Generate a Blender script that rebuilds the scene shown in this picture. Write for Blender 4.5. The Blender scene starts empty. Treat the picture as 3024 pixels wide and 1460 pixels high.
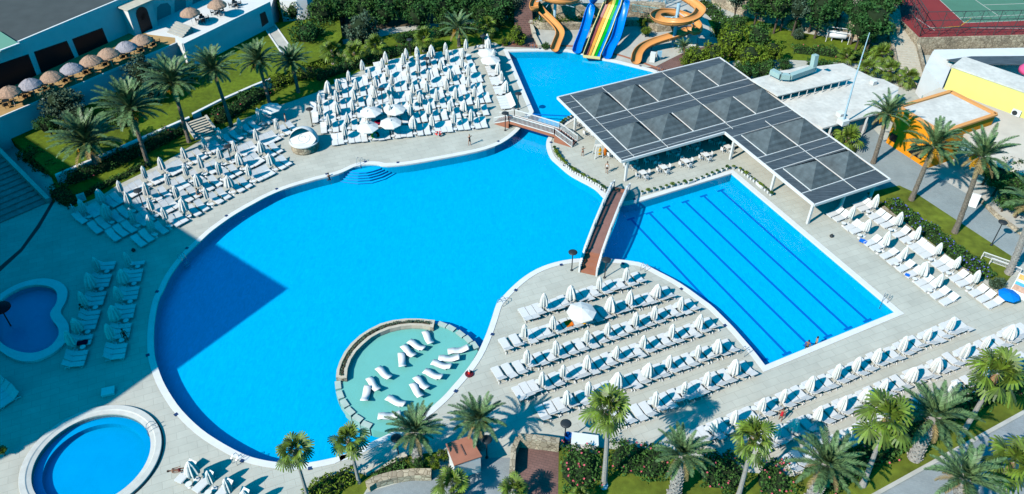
import bpy, bmesh, math, random
from mathutils import Vector, Matrix
from mathutils.geometry import tessellate_polygon
R_ = math.radians
rnd = random.Random(7)
SC = bpy.context.scene
COL = SC.collection

# ------------------------------------------------------------------ camera
H = 60.0; F = 2390.96; PITCH = 0.71183034; ROLL = 0.00742305; CX, CY = 1512.0, 730.0
_f = Vector((0, math.cos(PITCH), -math.sin(PITCH)))
_R0 = Vector((1, 0, 0)); _U0 = _R0.cross(_f)
CR = math.cos(ROLL)*_R0 + math.sin(ROLL)*_U0
CU = -math.sin(ROLL)*_R0 + math.cos(ROLL)*_U0
cam_d = bpy.data.cameras.new('camera'); cam = bpy.data.objects.new('camera', cam_d); COL.objects.link(cam)
cam_d.sensor_width = 36; cam_d.sensor_fit = 'HORIZONTAL'; cam_d.lens = F/3024*36
cam_d.clip_start = 0.5; cam_d.clip_end = 2000
M = Matrix((CR, CU, -_f)).transposed().to_4x4(); M.translation = (0, 0, H); cam.matrix_world = M
SC.camera = cam

# ------------------------------------------------------------------ light
w = bpy.data.worlds.new('World'); SC.world = w; w.use_nodes = True
nt = w.node_tree; bg = nt.nodes['Background']
sky = nt.nodes.new('ShaderNodeTexSky'); sky.sky_type = 'NISHITA'; sky.sun_disc = False
sky.sun_elevation = R_(39.8); sky.sun_rotation = R_(230.3)
tint = nt.nodes.new('ShaderNodeMix'); tint.data_type = 'RGBA'; tint.blend_type = 'MULTIPLY'
tint.inputs[0].default_value = 1; tint.inputs[7].default_value = (0.0, 0.73, 1.0, 1)
nt.links.new(sky.outputs[0], tint.inputs[6]); nt.links.new(tint.outputs[2], bg.inputs[0])
bg.inputs[1].default_value = 0.15
sd = bpy.data.lights.new('sun', 'SUN'); sd.energy = 4.9; sd.angle = R_(0.5); sd.color = (1, 0.93, 0.83)
sun = bpy.data.objects.new('sun', sd); COL.objects.link(sun)
SHX, SHY = 0.925, 0.77          # ground shadow of a one metre post
sun.rotation_euler = Vector((SHX, SHY, -1)).to_track_quat('-Z', 'Y').to_euler()
SC.view_settings.view_transform = 'Standard'; SC.view_settings.look = 'None'
SC.view_settings.exposure = 0.12; SC.view_settings.gamma = 1
SC.render.engine = 'CYCLES'; SC.cycles.max_bounces = 5; SC.cycles.diffuse_bounces = 0; SC.cycles.transparent_max_bounces = 8

# ------------------------------------------------------------------ survey helpers: photo pixel -> place on the ground plan
def ray(x, y): return (x-CX)/F*CR - (y-CY)/F*CU + _f
def G(x, y, z=0.0):
    d = ray(x, y); t = (z-H)/d.z; return Vector((d.x*t, d.y*t, z))
def top(b, t, z=0.0):                       # point above/near ground point b (px) seen at pixel t
    B = G(b[0], b[1], z); d = ray(*t); k = B.y/d.y; return Vector((d.x*k, B.y, H+d.z*k))
def onwall(a, b, t):                        # a,b world points of a vertical wall; t pixel
    n = Vector((b.y-a.y, a.x-b.x, 0)); d = ray(*t); O = Vector((0, 0, H)); k = (a-O).dot(n)/d.dot(n); return O+d*k
def Z(x0, y0, s, pts): return [(x0+x/s, y0+y/s) for x, y in pts]
def GP(pts, z=0.0): return [G(x, y, z) for x, y in pts]

# ------------------------------------------------------------------ materials
MATS = {}
def mat(name, col, rough=0.75, var=0.0, scale=1.0, metal=0.0, island=0.0, bump=0.0, bscale=20.0, spec=0.3, sub=None, var2=0.0, scale2=0.3):
    if name in MATS: return MATS[name]
    m = bpy.data.materials.new(name); m.use_nodes = True; n = m.node_tree; b = n.nodes['Principled BSDF']
    b.inputs['Roughness'].default_value = rough; b.inputs['Metallic'].default_value = metal
    b.inputs['Specular IOR Level'].default_value = spec
    b.inputs['Base Color'].default_value = (*col, 1)
    src = None
    def mulnode(prev, fac_out, amt):
        mr = n.nodes.new('ShaderNodeMapRange'); mr.inputs[3].default_value = 1-amt; mr.inputs[4].default_value = 1+amt
        n.links.new(fac_out, mr.inputs[0])
        vm = n.nodes.new('ShaderNodeVectorMath'); vm.operation = 'SCALE'
        if prev is None: vm.inputs[0].default_value = col
        else: n.links.new(prev, vm.inputs[0])
        n.links.new(mr.outputs[0], vm.inputs['Scale']); return vm.outputs[0]
    tc = n.nodes.new('ShaderNodeTexCoord')
    if var:
        t = n.nodes.new('ShaderNodeTexNoise'); t.inputs['Scale'].default_value = scale; t.inputs['Detail'].default_value = 5
        n.links.new(tc.outputs['Object'], t.inputs['Vector']); src = mulnode(src, t.outputs['Fac'], var*2)
    if var2:
        t = n.nodes.new('ShaderNodeTexNoise'); t.inputs['Scale'].default_value = scale2; t.inputs['Detail'].default_value = 3
        n.links.new(tc.outputs['Object'], t.inputs['Vector']); src = mulnode(src, t.outputs['Fac'], var2*2)
    if island:
        g = n.nodes.new('ShaderNodeNewGeometry'); src = mulnode(src, g.outputs['Random Per Island'], island)
    if src is not None: n.links.new(src, b.inputs['Base Color'])
    if bump:
        t = n.nodes.new('ShaderNodeTexNoise'); t.inputs['Scale'].default_value = bscale; t.inputs['Detail'].default_value = 4
        n.links.new(tc.outputs['Object'], t.inputs['Vector'])
        bp = n.nodes.new('ShaderNodeBump'); bp.inputs['Strength'].default_value = bump; bp.inputs['Distance'].default_value = 0.05
        n.links.new(t.outputs['Fac'], bp.inputs['Height']); n.links.new(bp.outputs[0], b.inputs['Normal'])
    MATS[name] = m; return m

def tiled(name, c1, c2, mortar, bw, bh, ang, msize=0.015, rough=0.7, offs=0.5, var=0.12, vscale=0.35, bump=0.0, stretch=None, spec=0.25):
    m = bpy.data.materials.new(name); m.use_nodes = True; n = m.node_tree; b = n.nodes['Principled BSDF']
    b.inputs['Roughness'].default_value = rough; b.inputs['Specular IOR Level'].default_value = spec
    tc = n.nodes.new('ShaderNodeTexCoord'); mp = n.nodes.new('ShaderNodeMapping'); mp.inputs['Rotation'].default_value = (0, 0, ang)
    n.links.new(tc.outputs['Object'], mp.inputs[0])
    br = n.nodes.new('ShaderNodeTexBrick'); br.offset = offs; br.inputs['Scale'].default_value = 1
    br.inputs['Color1'].default_value = (*c1, 1); br.inputs['Color2'].default_value = (*c2, 1); br.inputs['Mortar'].default_value = (*mortar, 1)
    br.inputs['Mortar Size'].default_value = msize; br.inputs['Brick Width'].default_value = bw; br.inputs['Row Height'].default_value = bh
    br.inputs['Mortar Smooth'].default_value = 0.3
    n.links.new(mp.outputs[0], br.inputs['Vector'])
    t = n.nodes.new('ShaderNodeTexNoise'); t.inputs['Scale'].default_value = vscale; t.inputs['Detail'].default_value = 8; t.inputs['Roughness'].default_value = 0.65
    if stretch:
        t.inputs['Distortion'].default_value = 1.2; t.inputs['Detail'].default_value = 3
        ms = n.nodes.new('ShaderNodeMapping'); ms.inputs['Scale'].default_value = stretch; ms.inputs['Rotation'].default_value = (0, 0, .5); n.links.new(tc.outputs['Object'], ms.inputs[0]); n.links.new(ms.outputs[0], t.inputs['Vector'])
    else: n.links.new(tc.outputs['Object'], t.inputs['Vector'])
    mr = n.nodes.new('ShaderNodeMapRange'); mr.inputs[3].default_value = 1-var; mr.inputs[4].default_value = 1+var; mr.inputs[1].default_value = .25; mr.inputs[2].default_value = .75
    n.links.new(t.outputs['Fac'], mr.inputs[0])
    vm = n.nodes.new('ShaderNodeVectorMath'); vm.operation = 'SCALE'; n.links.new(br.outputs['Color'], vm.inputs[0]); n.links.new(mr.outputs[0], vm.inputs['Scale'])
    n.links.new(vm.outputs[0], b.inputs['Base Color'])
    if bump:
        bp = n.nodes.new('ShaderNodeBump'); bp.inputs['Strength'].default_value = bump; bp.inputs['Distance'].default_value = 0.03
        n.links.new(br.outputs['Fac'], bp.inputs['Height']); bp.invert = True; n.links.new(bp.outputs[0], b.inputs['Normal'])
    MATS[name] = m; return m

ANG = R_(-23)
m_deck = tiled('deck_paving', (0.56, 0.55, 0.48), (0.515, 0.505, 0.44), (0.41, 0.40, 0.345), 1.6, 0.8, ANG, 0.02, var=0.13)
m_white = mat('white_paint', (0.80, 0.79, 0.77), 0.5, var=0.05, scale=0.8)
m_coping = mat('white_coping', (0.78, 0.77, 0.75), 0.6, var=0.06, scale=1.2)
m_plastic = mat('white_plastic', (0.82, 0.81, 0.80), 0.4, var=0.03, scale=3)
m_sling = mat('sling_fabric', (0.74, 0.73, 0.72), 0.7, var=0.04, scale=4)
m_canopy = mat('canopy_fabric', (0.80, 0.78, 0.74), 0.85, var=0.06, scale=2.0)
m_dark = mat('dark_metal', (0.03, 0.035, 0.04), 0.5)
m_steel = mat('steel', (0.55, 0.57, 0.6), 0.25, metal=0.9)
m_soil = mat('soil', (0.11, 0.085, 0.055), 0.95, var=0.3, scale=0.8, bump=0.4, bscale=6)
m_grass = mat('lawn_grass', (0.115, 0.165, 0.008), 0.95, var=0.30, scale=1.6, bump=0.7, bscale=30, var2=0.30, scale2=0.22)
m_grass2 = mat('lawn_grass_dry', (0.135, 0.17, 0.016), 0.95, var=0.25, scale=1.2, bump=0.6, bscale=30, var2=0.3, scale2=0.3)
m_pool = tiled('pool_tiles_painted_ripples', (0.0, 0.49, 0.88), (0.0, 0.475, 0.87), (0.0, 0.44, 0.84), 0.25, 0.25, 0, 0.01, offs=0, var=0.12, vscale=1.3, stretch=(2.4, .8, 1), spec=0)  # blue tiles; stretched noise paints water ripple light into their colour
m_pool2 = tiled('pool_tiles_small', (0.0, 0.385, 0.80), (0.0, 0.375, 0.79), (0.0, 0.35, 0.76), 0.25, 0.25, 0, 0.01, offs=0, var=0.06, vscale=0.5, spec=0)
m_lane = mat('lane_tiles', (0.0, 0.16, 0.60), 0.5)
m_shelf = mat('shelf_tiles', (0.29, 0.58, 0.50), 0.5, var=0.04, scale=0.6)
def stone_mat():
    m = bpy.data.materials.new('rough_stone'); m.use_nodes = True; n = m.node_tree; b = n.nodes['Principled BSDF']; b.inputs['Roughness'].default_value = .9
    tc = n.nodes.new('ShaderNodeTexCoord'); v = n.nodes.new('ShaderNodeTexVoronoi'); v.feature = 'DISTANCE_TO_EDGE'; v.inputs['Scale'].default_value = 2.2
    v2 = n.nodes.new('ShaderNodeTexVoronoi'); v2.inputs['Scale'].default_value = 2.2; t = n.nodes.new('ShaderNodeTexNoise'); t.inputs['Scale'].default_value = .5; t.inputs['Detail'].default_value = 6
    for q in (v, v2, t): n.links.new(tc.outputs['Object'], q.inputs['Vector'])
    cr = n.nodes.new('ShaderNodeValToRGB'); e = cr.color_ramp.elements; e[0].position = 0; e[0].color = (.30, .24, .17, 1); e[1].position = 1; e[1].color = (.60, .50, .36, 1); n.links.new(v2.outputs['Color'], cr.inputs[0])
    c2 = n.nodes.new('ShaderNodeValToRGB'); e = c2.color_ramp.elements; e[0].position = .01; e[0].color = (.35, .32, .28, 1); e[1].position = .07; e[1].color = (1, 1, 1, 1); n.links.new(v.outputs['Distance'], c2.inputs[0])
    mx = n.nodes.new('ShaderNodeMix'); mx.data_type = 'RGBA'; mx.blend_type = 'MULTIPLY'; mx.inputs[0].default_value = 1; n.links.new(cr.outputs[0], mx.inputs[6]); n.links.new(c2.outputs[0], mx.inputs[7])
    m2 = n.nodes.new('ShaderNodeMix'); m2.data_type = 'RGBA'; m2.blend_type = 'OVERLAY'; m2.inputs[0].default_value = .7; n.links.new(mx.outputs[2], m2.inputs[6]); n.links.new(t.outputs['Fac'], m2.inputs[7]); n.links.new(m2.outputs[2], b.inputs['Base Color'])
    bp = n.nodes.new('ShaderNodeBump'); bp.inputs['Strength'].default_value = .7; bp.inputs['Distance'].default_value = .06; n.links.new(v.outputs['Distance'], bp.inputs['Height']); n.links.new(bp.outputs[0], b.inputs['Normal']); return m
m_stone = stone_mat()
m_ledge = mat('beige_stone', (0.60, 0.53, 0.42), 0.8, var=0.12, scale=2)
m_terra = tiled('terracotta_paving', (0.24, 0.13, 0.11), (0.20, 0.11, 0.095), (0.12, 0.08, 0.07), 0.5, 0.25, 0.3, 0.02, var=0.25)
m_brickred = mat('bridge_red', (0.42, 0.165, 0.10), 0.7, var=0.08, scale=1.5)
m_bridgefloor = mat('bridge_floor', (0.30, 0.155, 0.13), 0.75, var=0.12, scale=2)
m_road = tiled('road_pavers', (0.34, 0.38, 0.38), (0.30, 0.34, 0.34), (0.22, 0.24, 0.24), 0.24, 0.12, 0.5, 0.008, var=0.15)
m_road2 = tiled('road_grey', (0.34, 0.37, 0.38), (0.30, 0.33, 0.34), (0.21, 0.23, 0.24), 0.24, 0.12, 0.5, 0.008, var=0.18)
m_concrete = mat('pale_concrete', (0.52, 0.50, 0.45), 0.85, var=0.15, scale=0.7, bump=0.1)
m_glass = mat('dark_glass', (0.010, 0.014, 0.018), 0.35, spec=0.15)
m_bark = mat('palm_bark', (0.20, 0.165, 0.13), 0.95, var=0.35, scale=5, bump=1.0, bscale=9)
m_barkpale = mat('pale_bark', (0.36, 0.33, 0.30), 0.9, var=0.2, scale=6, bump=0.6, bscale=12)
m_date = mat('date_frond', (0.095, 0.165, 0.062), 0.5, island=0.6, spec=0.4)
m_fan = mat('fan_leaf', (0.115, 0.175, 0.018), 0.5, island=0.5, spec=0.4, var=.5, scale=1.3)
m_leafd = mat('dark_leaf', (0.038, 0.105, 0.028), 0.7, spec=.08, island=0.55)
m_leafm = mat('mid_leaf', (0.055, 0.125, 0.028), 0.7, spec=.08, island=0.55)
m_leafy = mat('yellow_leaf', (0.12, 0.18, 0.018), 0.7, spec=.08, island=0.5)
m_leafo = mat('olive_leaf', (0.075, 0.12, 0.075), 0.7, spec=.08, island=0.5)
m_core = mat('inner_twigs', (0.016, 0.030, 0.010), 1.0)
m_fruit = mat('date_fruit', (0.55, 0.27, 0.02), 0.6, island=0.3)
m_pink = mat('pink_petals', (0.70, 0.12, 0.16), 0.7, island=0.2)
m_blue_fl = mat('blue_petals', (0.12, 0.12, 0.5), 0.7, island=0.2)
m_roofslat = None
m_trunk = mat('tree_bark', (0.10, 0.075, 0.055), 0.95, var=0.2, scale=5)

def water_mat(name, trans, bstr, sc):
    m = bpy.data.materials.new(name); m.use_nodes = True; n = m.node_tree; n.nodes.clear()
    out = n.nodes.new('ShaderNodeOutputMaterial'); tr = n.nodes.new('ShaderNodeBsdfTransparent'); tr.inputs[0].default_value = (*trans, 1)
    gl = n.nodes.new('ShaderNodeBsdfGlossy'); gl.inputs['Roughness'].default_value = 0.06
    lw = n.nodes.new('ShaderNodeLayerWeight'); lw.inputs['Blend'].default_value = 0.5
    pw = n.nodes.new('ShaderNodeMath'); pw.operation = 'POWER'; pw.inputs[1].default_value = 4.0
    fr = n.nodes.new('ShaderNodeMath'); fr.operation = 'MULTIPLY_ADD'; fr.inputs[1].default_value = 1.0; fr.inputs[2].default_value = 0.03
    n.links.new(lw.outputs['Facing'], pw.inputs[0]); n.links.new(pw.outputs[0], fr.inputs[0])
    mx = n.nodes.new('ShaderNodeMixShader'); bp = n.nodes.new('ShaderNodeBump'); bp.inputs['Strength'].default_value = bstr; bp.inputs['Distance'].default_value = 0.12
    tc = n.nodes.new('ShaderNodeTexCoord')
    t1 = n.nodes.new('ShaderNodeTexNoise'); t1.inputs['Scale'].default_value = sc; t1.inputs['Detail'].default_value = 3; t1.inputs['Distortion'].default_value = 0.8
    mp = n.nodes.new('ShaderNodeMapping'); mp.inputs['Scale'].default_value = (1.6, 0.7, 1); mp.inputs['Rotation'].default_value = (0, 0, 0.3)
    n.links.new(tc.outputs['Object'], mp.inputs[0]); n.links.new(mp.outputs[0], t1.inputs['Vector'])
    n.links.new(t1.outputs['Fac'], bp.inputs['Height'])
    n.links.new(bp.outputs[0], gl.inputs['Normal']); n.links.new(bp.outputs[0], lw.inputs['Normal'])
    n.links.new(fr.outputs[0], mx.inputs[0]); n.links.new(tr.outputs[0], mx.inputs[1]); n.links.new(gl.outputs[0], mx.inputs[2])
    n.links.new(mx.outputs[0], out.inputs[0]); MATS[name] = m; return m
m_water = water_mat('pool_water', (0.80, 0.98, 1.0), 0.5, 1.3)

# ------------------------------------------------------------------ mesh builder
class MB:
    def __init__(s): s.v = []; s.f = []
    def add(s, vs, fs):
        o = len(s.v); s.v += [tuple(v) for v in vs]; s.f += [tuple(i+o for i in f) for f in fs]; return s
    def box(s, c, d, rz=0.0, M=None):
        x, y, z = d[0]/2, d[1]/2, d[2]/2
        vs = [Vector((i*x, j*y, k*z)) for i in (-1, 1) for j in (-1, 1) for k in (-1, 1)]
        T = M if M is not None else Matrix.Rotation(rz, 3, 'Z')
        vs = [T @ v + Vector(c) for v in vs]
        return s.add(vs, [(0, 1, 3, 2), (4, 6, 7, 5), (0, 4, 5, 1), (2, 3, 7, 6), (0, 2, 6, 4), (1, 5, 7, 3)])
    def beam(s, a, b, w, h=None, up=Vector((0, 0, 1))):
        a = Vector(a); b = Vector(b); h = h or w; d = b-a; L = d.length
        if L < 1e-6: return s
        x = d/L; y = up.cross(x)
        if y.length < 1e-3: y = Vector((1, 0, 0)).cross(x)
        y.normalize(); z = x.cross(y)
        return s.box((a+b)/2, (L, w, h), M=Matrix((x, y, z)).transposed())
    def tube(s, pts, rs, n=6, cap=True):
        pts = [Vector(p) for p in pts]
        if not hasattr(rs, '__len__'): rs = [rs]*len(pts)
        rings = []; prev = None
        for i, p in enumerate(pts):
            t = (pts[min(i+1, len(pts)-1)]-pts[max(i-1, 0)])
            if t.length < 1e-6: t = Vector((0, 0, 1))
            t.normalize(); a = prev if prev is not None else (Vector((0, 1, 0)) if abs(t.y) < 0.9 else Vector((1, 0, 0)))
            a = (a - t*a.dot(t)).normalized(); b = t.cross(a); prev = a
            rings.append([p+rs[i]*(math.cos(k*math.tau/n)*a+math.sin(k*math.tau/n)*b) for k in range(n)])
        vs = [v for r in rings for v in r]; fs = []
        for i in range(len(pts)-1):
            for k in range(n): fs.append((i*n+k, i*n+(k+1) % n, (i+1)*n+(k+1) % n, (i+1)*n+k))
        if cap: fs += [tuple(range(n-1, -1, -1)), tuple(range((len(pts)-1)*n, len(pts)*n))]
        return s.add(vs, fs)
    def lathe(s, prof, n=16, c=(0, 0, 0), cap=True):
        vs = []; fs = []
        for r, z in prof:
            for k in range(n): vs.append((c[0]+r*math.cos(k*math.tau/n), c[1]+r*math.sin(k*math.tau/n), c[2]+z))
        for i in range(len(prof)-1):
            for k in range(n): fs.append((i*n+k, i*n+(k+1) % n, (i+1)*n+(k+1) % n, (i+1)*n+k))
        if cap: fs += [tuple(range(n-1, -1, -1)), tuple(range((len(prof)-1)*n, len(prof)*n))]
        return s.add(vs, fs)
    def prism(s, poly, z0, z1):
        n = len(poly); P = [Vector((p[0], p[1], 0)) for p in poly]
        if sum(P[i].x*P[(i+1) % n].y-P[(i+1) % n].x*P[i].y for i in range(n)) < 0: P.reverse()
        vs = [(p.x, p.y, z0) for p in P]+[(p.x, p.y, z1) for p in P]
        fs = [(i, (i+1) % n, n+(i+1) % n, n+i) for i in range(n)]
        for t in tessellate_polygon([P]):
            a, b, c = t
            if (P[b]-P[a]).cross(P[c]-P[a]).z < 0: a, c = c, a
            fs += [(n+a, n+b, n+c), (c, b, a)]
        return s.add(vs, fs)
    def sheet(s, outer, holes, z):
        loops = [[Vector((p[0], p[1], 0)) for p in outer]]+[[Vector((p[0], p[1], 0)) for p in h] for h in holes]
        P = [p for l in loops for p in l]; fs = []
        for a, b, c in tessellate_polygon(loops):
            if (P[b]-P[a]).cross(P[c]-P[a]).z < 0: a, c = c, a
            fs.append((a, b, c))
        return s.add([(p.x, p.y, z) for p in P], fs)
    def mesh(s, name, smooth=False):
        me = bpy.data.meshes.new(name); me.from_pydata(s.v, [], s.f)
        if smooth: me.polygons.foreach_set('use_smooth', [True]*len(me.polygons))
        me.update(); return me
def link(name, me, m=None, parent=None, loc=None, rz=None):
    if isinstance(me, MB): me = me.mesh(name)
    if m is not None and not me.materials: me.materials.append(m)
    o = bpy.data.objects.new(name, me); COL.objects.link(o)
    if parent is not None: o.parent = parent
    if loc is not None: o.location = loc
    if rz is not None: o.rotation_euler = (0, 0, rz)
    return o
def tag(o, label, cat, group=None, kind=None):
    o['label'] = label; o['category'] = cat
    if group: o['group'] = group
    if kind: o['kind'] = kind
    return o
def thing(name, label, cat, loc=(0, 0, 0), rz=0.0, group=None, sc=None):
    o = bpy.data.objects.new(name, None); o.empty_display_size = 0.3; COL.objects.link(o); o.location = loc; o.rotation_euler = (0, 0, rz)
    if sc: o.scale = (sc, sc, sc)
    return tag(o, label, cat, group)
def struct(name, mb, m):
    o = link(name, mb, m); o['kind'] = 'structure'; return o
def copytree(o, loc=None, rz=None, label=None, group=None, parent=None):
    c = o.copy(); COL.objects.link(c); c.parent = parent
    if loc is not None: c.location = loc
    if rz is not None: c.rotation_euler = (0, 0, rz)
    if label: c['label'] = label
    if group: c['group'] = group
    for ch in o.children: copytree(ch, parent=c)
    return c
ORD = ['first', 'second', 'third', 'fourth', 'fifth', 'sixth', 'seventh', 'eighth', 'ninth', 'tenth', 'eleventh', 'twelfth', 'thirteenth', 'fourteenth', 'fifteenth', 'sixteenth', 'seventeenth', 'eighteenth', 'nineteenth', 'twentieth']
def od(i):
    if i < 20: return ORD[i]
    t = i+1; s = {1: 'first', 2: 'second', 3: 'third', 4: 'fourth', 5: 'fifth', 6: 'sixth', 7: 'seventh', 8: 'eighth', 9: 'ninth'}
    tens = {2: 'twenty', 3: 'thirty', 4: 'forty'}[t//10]
    return tens+'-'+s[t % 10] if t % 10 else {30: 'thirtieth', 40: 'fortieth', 20: 'twentieth'}[t]
def proto_hide(o): pass

def smooth_poly(pts, it=2, closed=True):
    for _ in range(it):
        q = []
        for i in range(len(pts)):
            a = pts[i]; b = pts[(i+1) % len(pts)]
            if (Vector(a[:2])-Vector(b[:2])).length > 6: q += [a]; 
            q += [a.lerp(b, 0.25), a.lerp(b, 0.75)] if (Vector(a[:2])-Vector(b[:2])).length <= 6 else [b]
        pts = q
    return pts
def chaikin(pts, keep=()):
    q = []; n = len(pts)
    for i in range(n):
        a = pts[i]; b = pts[(i+1) % n]
        q.append((a if i in keep else a.lerp(b, 0.25)))
        if (i+1) % n not in keep: q.append(a.lerp(b, 0.75))
    return q
def offset(poly, d):
    n = len(poly); out = []
    ar = sum(poly[i].x*poly[(i+1) % n].y-poly[(i+1) % n].x*poly[i].y for i in range(n)); sg = 1 if ar > 0 else -1
    for i in range(n):
        a, b, c = poly[i-1], poly[i], poly[(i+1) % n]
        e1 = (b-a).xy.normalized(); e2 = (c-b).xy.normalized()
        n1 = Vector((e1.y, -e1.x))*sg; n2 = Vector((e2.y, -e2.x))*sg
        m = (n1+n2); 
        if m.length < 1e-4: m = n1
        m.normalize(); k = d/max(0.45, m.dot(n1))
        out.append(Vector((b.x+m.x*k, b.y+m.y*k, b.z)))
    return out
def dedupe(p, e=0.05):
    q = [p[0]]
    for a in p[1:]:
        if (a-q[-1]).length > e: q.append(a)
    if (q[0]-q[-1]).length < e: q.pop()
    return q

# ================================================================== POOLS, DECK AND GROUND
zp = 3.11
px = []
px += Z(1200, 100, 5.1825, [(1555, 270), (1930, 1150), (1955, 1200), (1900, 1260)])
px += [(1560, 348), (1546, 366), (1531, 387), (1505, 409.5), (1473, 429), (1425, 445), (1361, 458.5)]
px += Z(430, 460, zp, [(2488, 70), (2350, 88), (2230, 98), (2170, 95), (2140, 84), (2080, 80), (2000, 84), (1925, 100), (1870, 127), (1800, 160), (1700, 190), (1600, 212), (1500, 240), (1400, 268), (1300, 300), (1200, 340), (1100, 385), (1000, 440), (900, 495), (800, 555), (700, 625), (600, 700), (530, 765), (487, 805), (400, 885), (330, 965), (262, 1055), (210, 1140), (170, 1235)])
px += Z(400, 800, 2.0733, [(145, 170), (125, 260), (114, 350), (112, 440), (118, 530), (148, 625), (175, 690), (215, 760), (270, 840), (340, 915), (420, 985), (520, 1050), (620, 1105), (700, 1140), (780, 1160), (850, 1172), (950, 1182), (1050, 1178), (1130, 1165), (1244, 1140)])
px += Z(950, 900, 2.487, [(100, 1120), (200, 1090), (260, 1062), (330, 1030), (420, 985), (500, 948), (600, 895), (680, 850), (740, 805), (800, 760), (900, 670), (960, 600), (1040, 510), (1100, 430), (1150, 350), (1200, 240), (1240, 130), (1280, 0)])
px += Z(1400, 680, 2.962, [(210, 630), (270, 560), (340, 490), (420, 420), (520, 355), (620, 310), (720, 280), (820, 260), (930, 250), (1080, 248), (1230, 255), (1330, 265), (1481, 290)])
px += Z(1850, 800, 3.0306, [(270, 0), (400, 65), (500, 125), (600, 195), (680, 255), (760, 310), (850, 400), (950, 500), (1050, 615), (1150, 730), (1240, 848)])
iC = len(px)-1
px += [(2643.6, 922), (2160.8, 513), (1881, 598)]
iB, iA, iD = iC+1, iC+2, iC+3
px += [(1850, 606), (1812, 603)]
px += Z(1560, 380, 2.7045, [(615, 570), (590, 540), (545, 490), (480, 450), (400, 410), (330, 370), (270, 320), (220, 275), (180, 240), (155, 190), (142, 140), (145, 100), (160, 68)])
px += [(1640, 385), (1661, 366), (1697, 343), (1760, 312), (1880, 262), (1960, 232), (1939, 214), (1870, 197), (1814, 183), (1778, 177), (1693, 153), (1627, 150)]
i0 = 0
pool = GP(px)
pool = [Vector(p) for p in pool]
pool = chaikin(pool, keep={0, iA, iB, iC, iD})
pool = dedupe(pool, 0.08)
POOL = pool
cop_out = offset(pool, 0.62)
KID = Vector((-36.2, 40.9, 0)); KR = 4.8; KRO = 5.75
circ = lambda c, r, n=64: [Vector((c.x+r*math.cos(i*math.tau/n), c.y+r*math.sin(i*math.tau/n), 0)) for i in range(n)]
kz = (0, 780, 3.887)
kid_out = GP(Z(*kz, [(-60, 400), (0, 350), (120, 270), (260, 210), (400, 175), (520, 165), (640, 185), (720, 225), (770, 280), (780, 350), (755, 440), (710, 510), (695, 560), (730, 610), (780, 670), (800, 750), (790, 850), (740, 920), (650, 1000), (550, 1060), (440, 1105), (330, 1125), (200, 1110), (100, 1065), (0, 1000), (-110, 900), (-170, 760), (-150, 600), (-110, 480)]), 0.2)
kid_in = GP(Z(*kz, [(-40, 470), (60, 370), (180, 300), (300, 255), (420, 238), (540, 250), (620, 285), (655, 330), (660, 400), (640, 470), (600, 520), (570, 580), (600, 650), (665, 720), (680, 800), (650, 870), (580, 950), (480, 1000), (380, 1025), (270, 1020), (160, 990), (60, 945), (-10, 880), (-70, 760), (-80, 600)]), 0.2)
kid_out = dedupe(chaikin([Vector((p.x, p.y, 0)) for p in kid_out])); kid_in = dedupe(chaikin([Vector((p.x, p.y, 0)) for p in kid_in]))

deck_o = [Vector((-75, 25, 0)), Vector((75, 25, 0)), Vector((110, 100, 0)), Vector((110, 150, 0)), Vector((-110, 150, 0)), Vector((-110, 60, 0))]
# the deck sheet and the wide ground under and around it
struct('deck', MB().sheet(deck_o, [cop_out, circ(KID, KRO-0.05), offset(kid_out, -0.05)], 0.0), m_deck)
struct('ground', MB().sheet([Vector((-400, -200, 0)), Vector((400, -200, 0)), Vector((400, 500, 0)), Vector((-400, 500, 0))], [offset(deck_o, -0.5)], -0.02), m_soil)
# coping ring of the big pool
def ring(mb, a, b, za, zb):
    n = len(a); vs = [(p.x, p.y, za) for p in a]+[(p.x, p.y, zb) for p in b]
    return mb.add(vs, [(i, n+i, n+(i+1) % n, (i+1) % n) for i in range(n)])
WZ = -0.10
mb = MB(); ring(mb, pool, cop_out, 0.05, 0.05); ring(mb, cop_out, cop_out, 0.05, -0.05)
n = len(pool); mb.add([(p.x, p.y, 0.05) for p in pool]+[(p.x, p.y, -0.16) for p in pool], [(i, (i+1) % n, n+(i+1) % n, n+i) for i in range(n)])
struct('pool_coping', mb, m_coping)
DEP = -1.22
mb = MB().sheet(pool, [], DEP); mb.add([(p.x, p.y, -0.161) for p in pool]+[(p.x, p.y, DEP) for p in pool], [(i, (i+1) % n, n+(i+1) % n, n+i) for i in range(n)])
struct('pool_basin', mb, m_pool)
struct('pool_water', MB().sheet(pool, [], WZ), m_water)
lid = MB().box((0, 0, 0), (.34, .34, .012)).mesh('skimmer_lid')
for k in range(6, len(cop_out), 9):
    a, b = cop_out[k], cop_out[(k+1) % len(cop_out)]; o = link('skimmer_lid', lid, mat('navy_lid', (.02, .05, .14), .5), None, (a.x, a.y, .062), math.atan2(b.y-a.y, b.x-a.x)); o['kind'] = 'structure'
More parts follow.
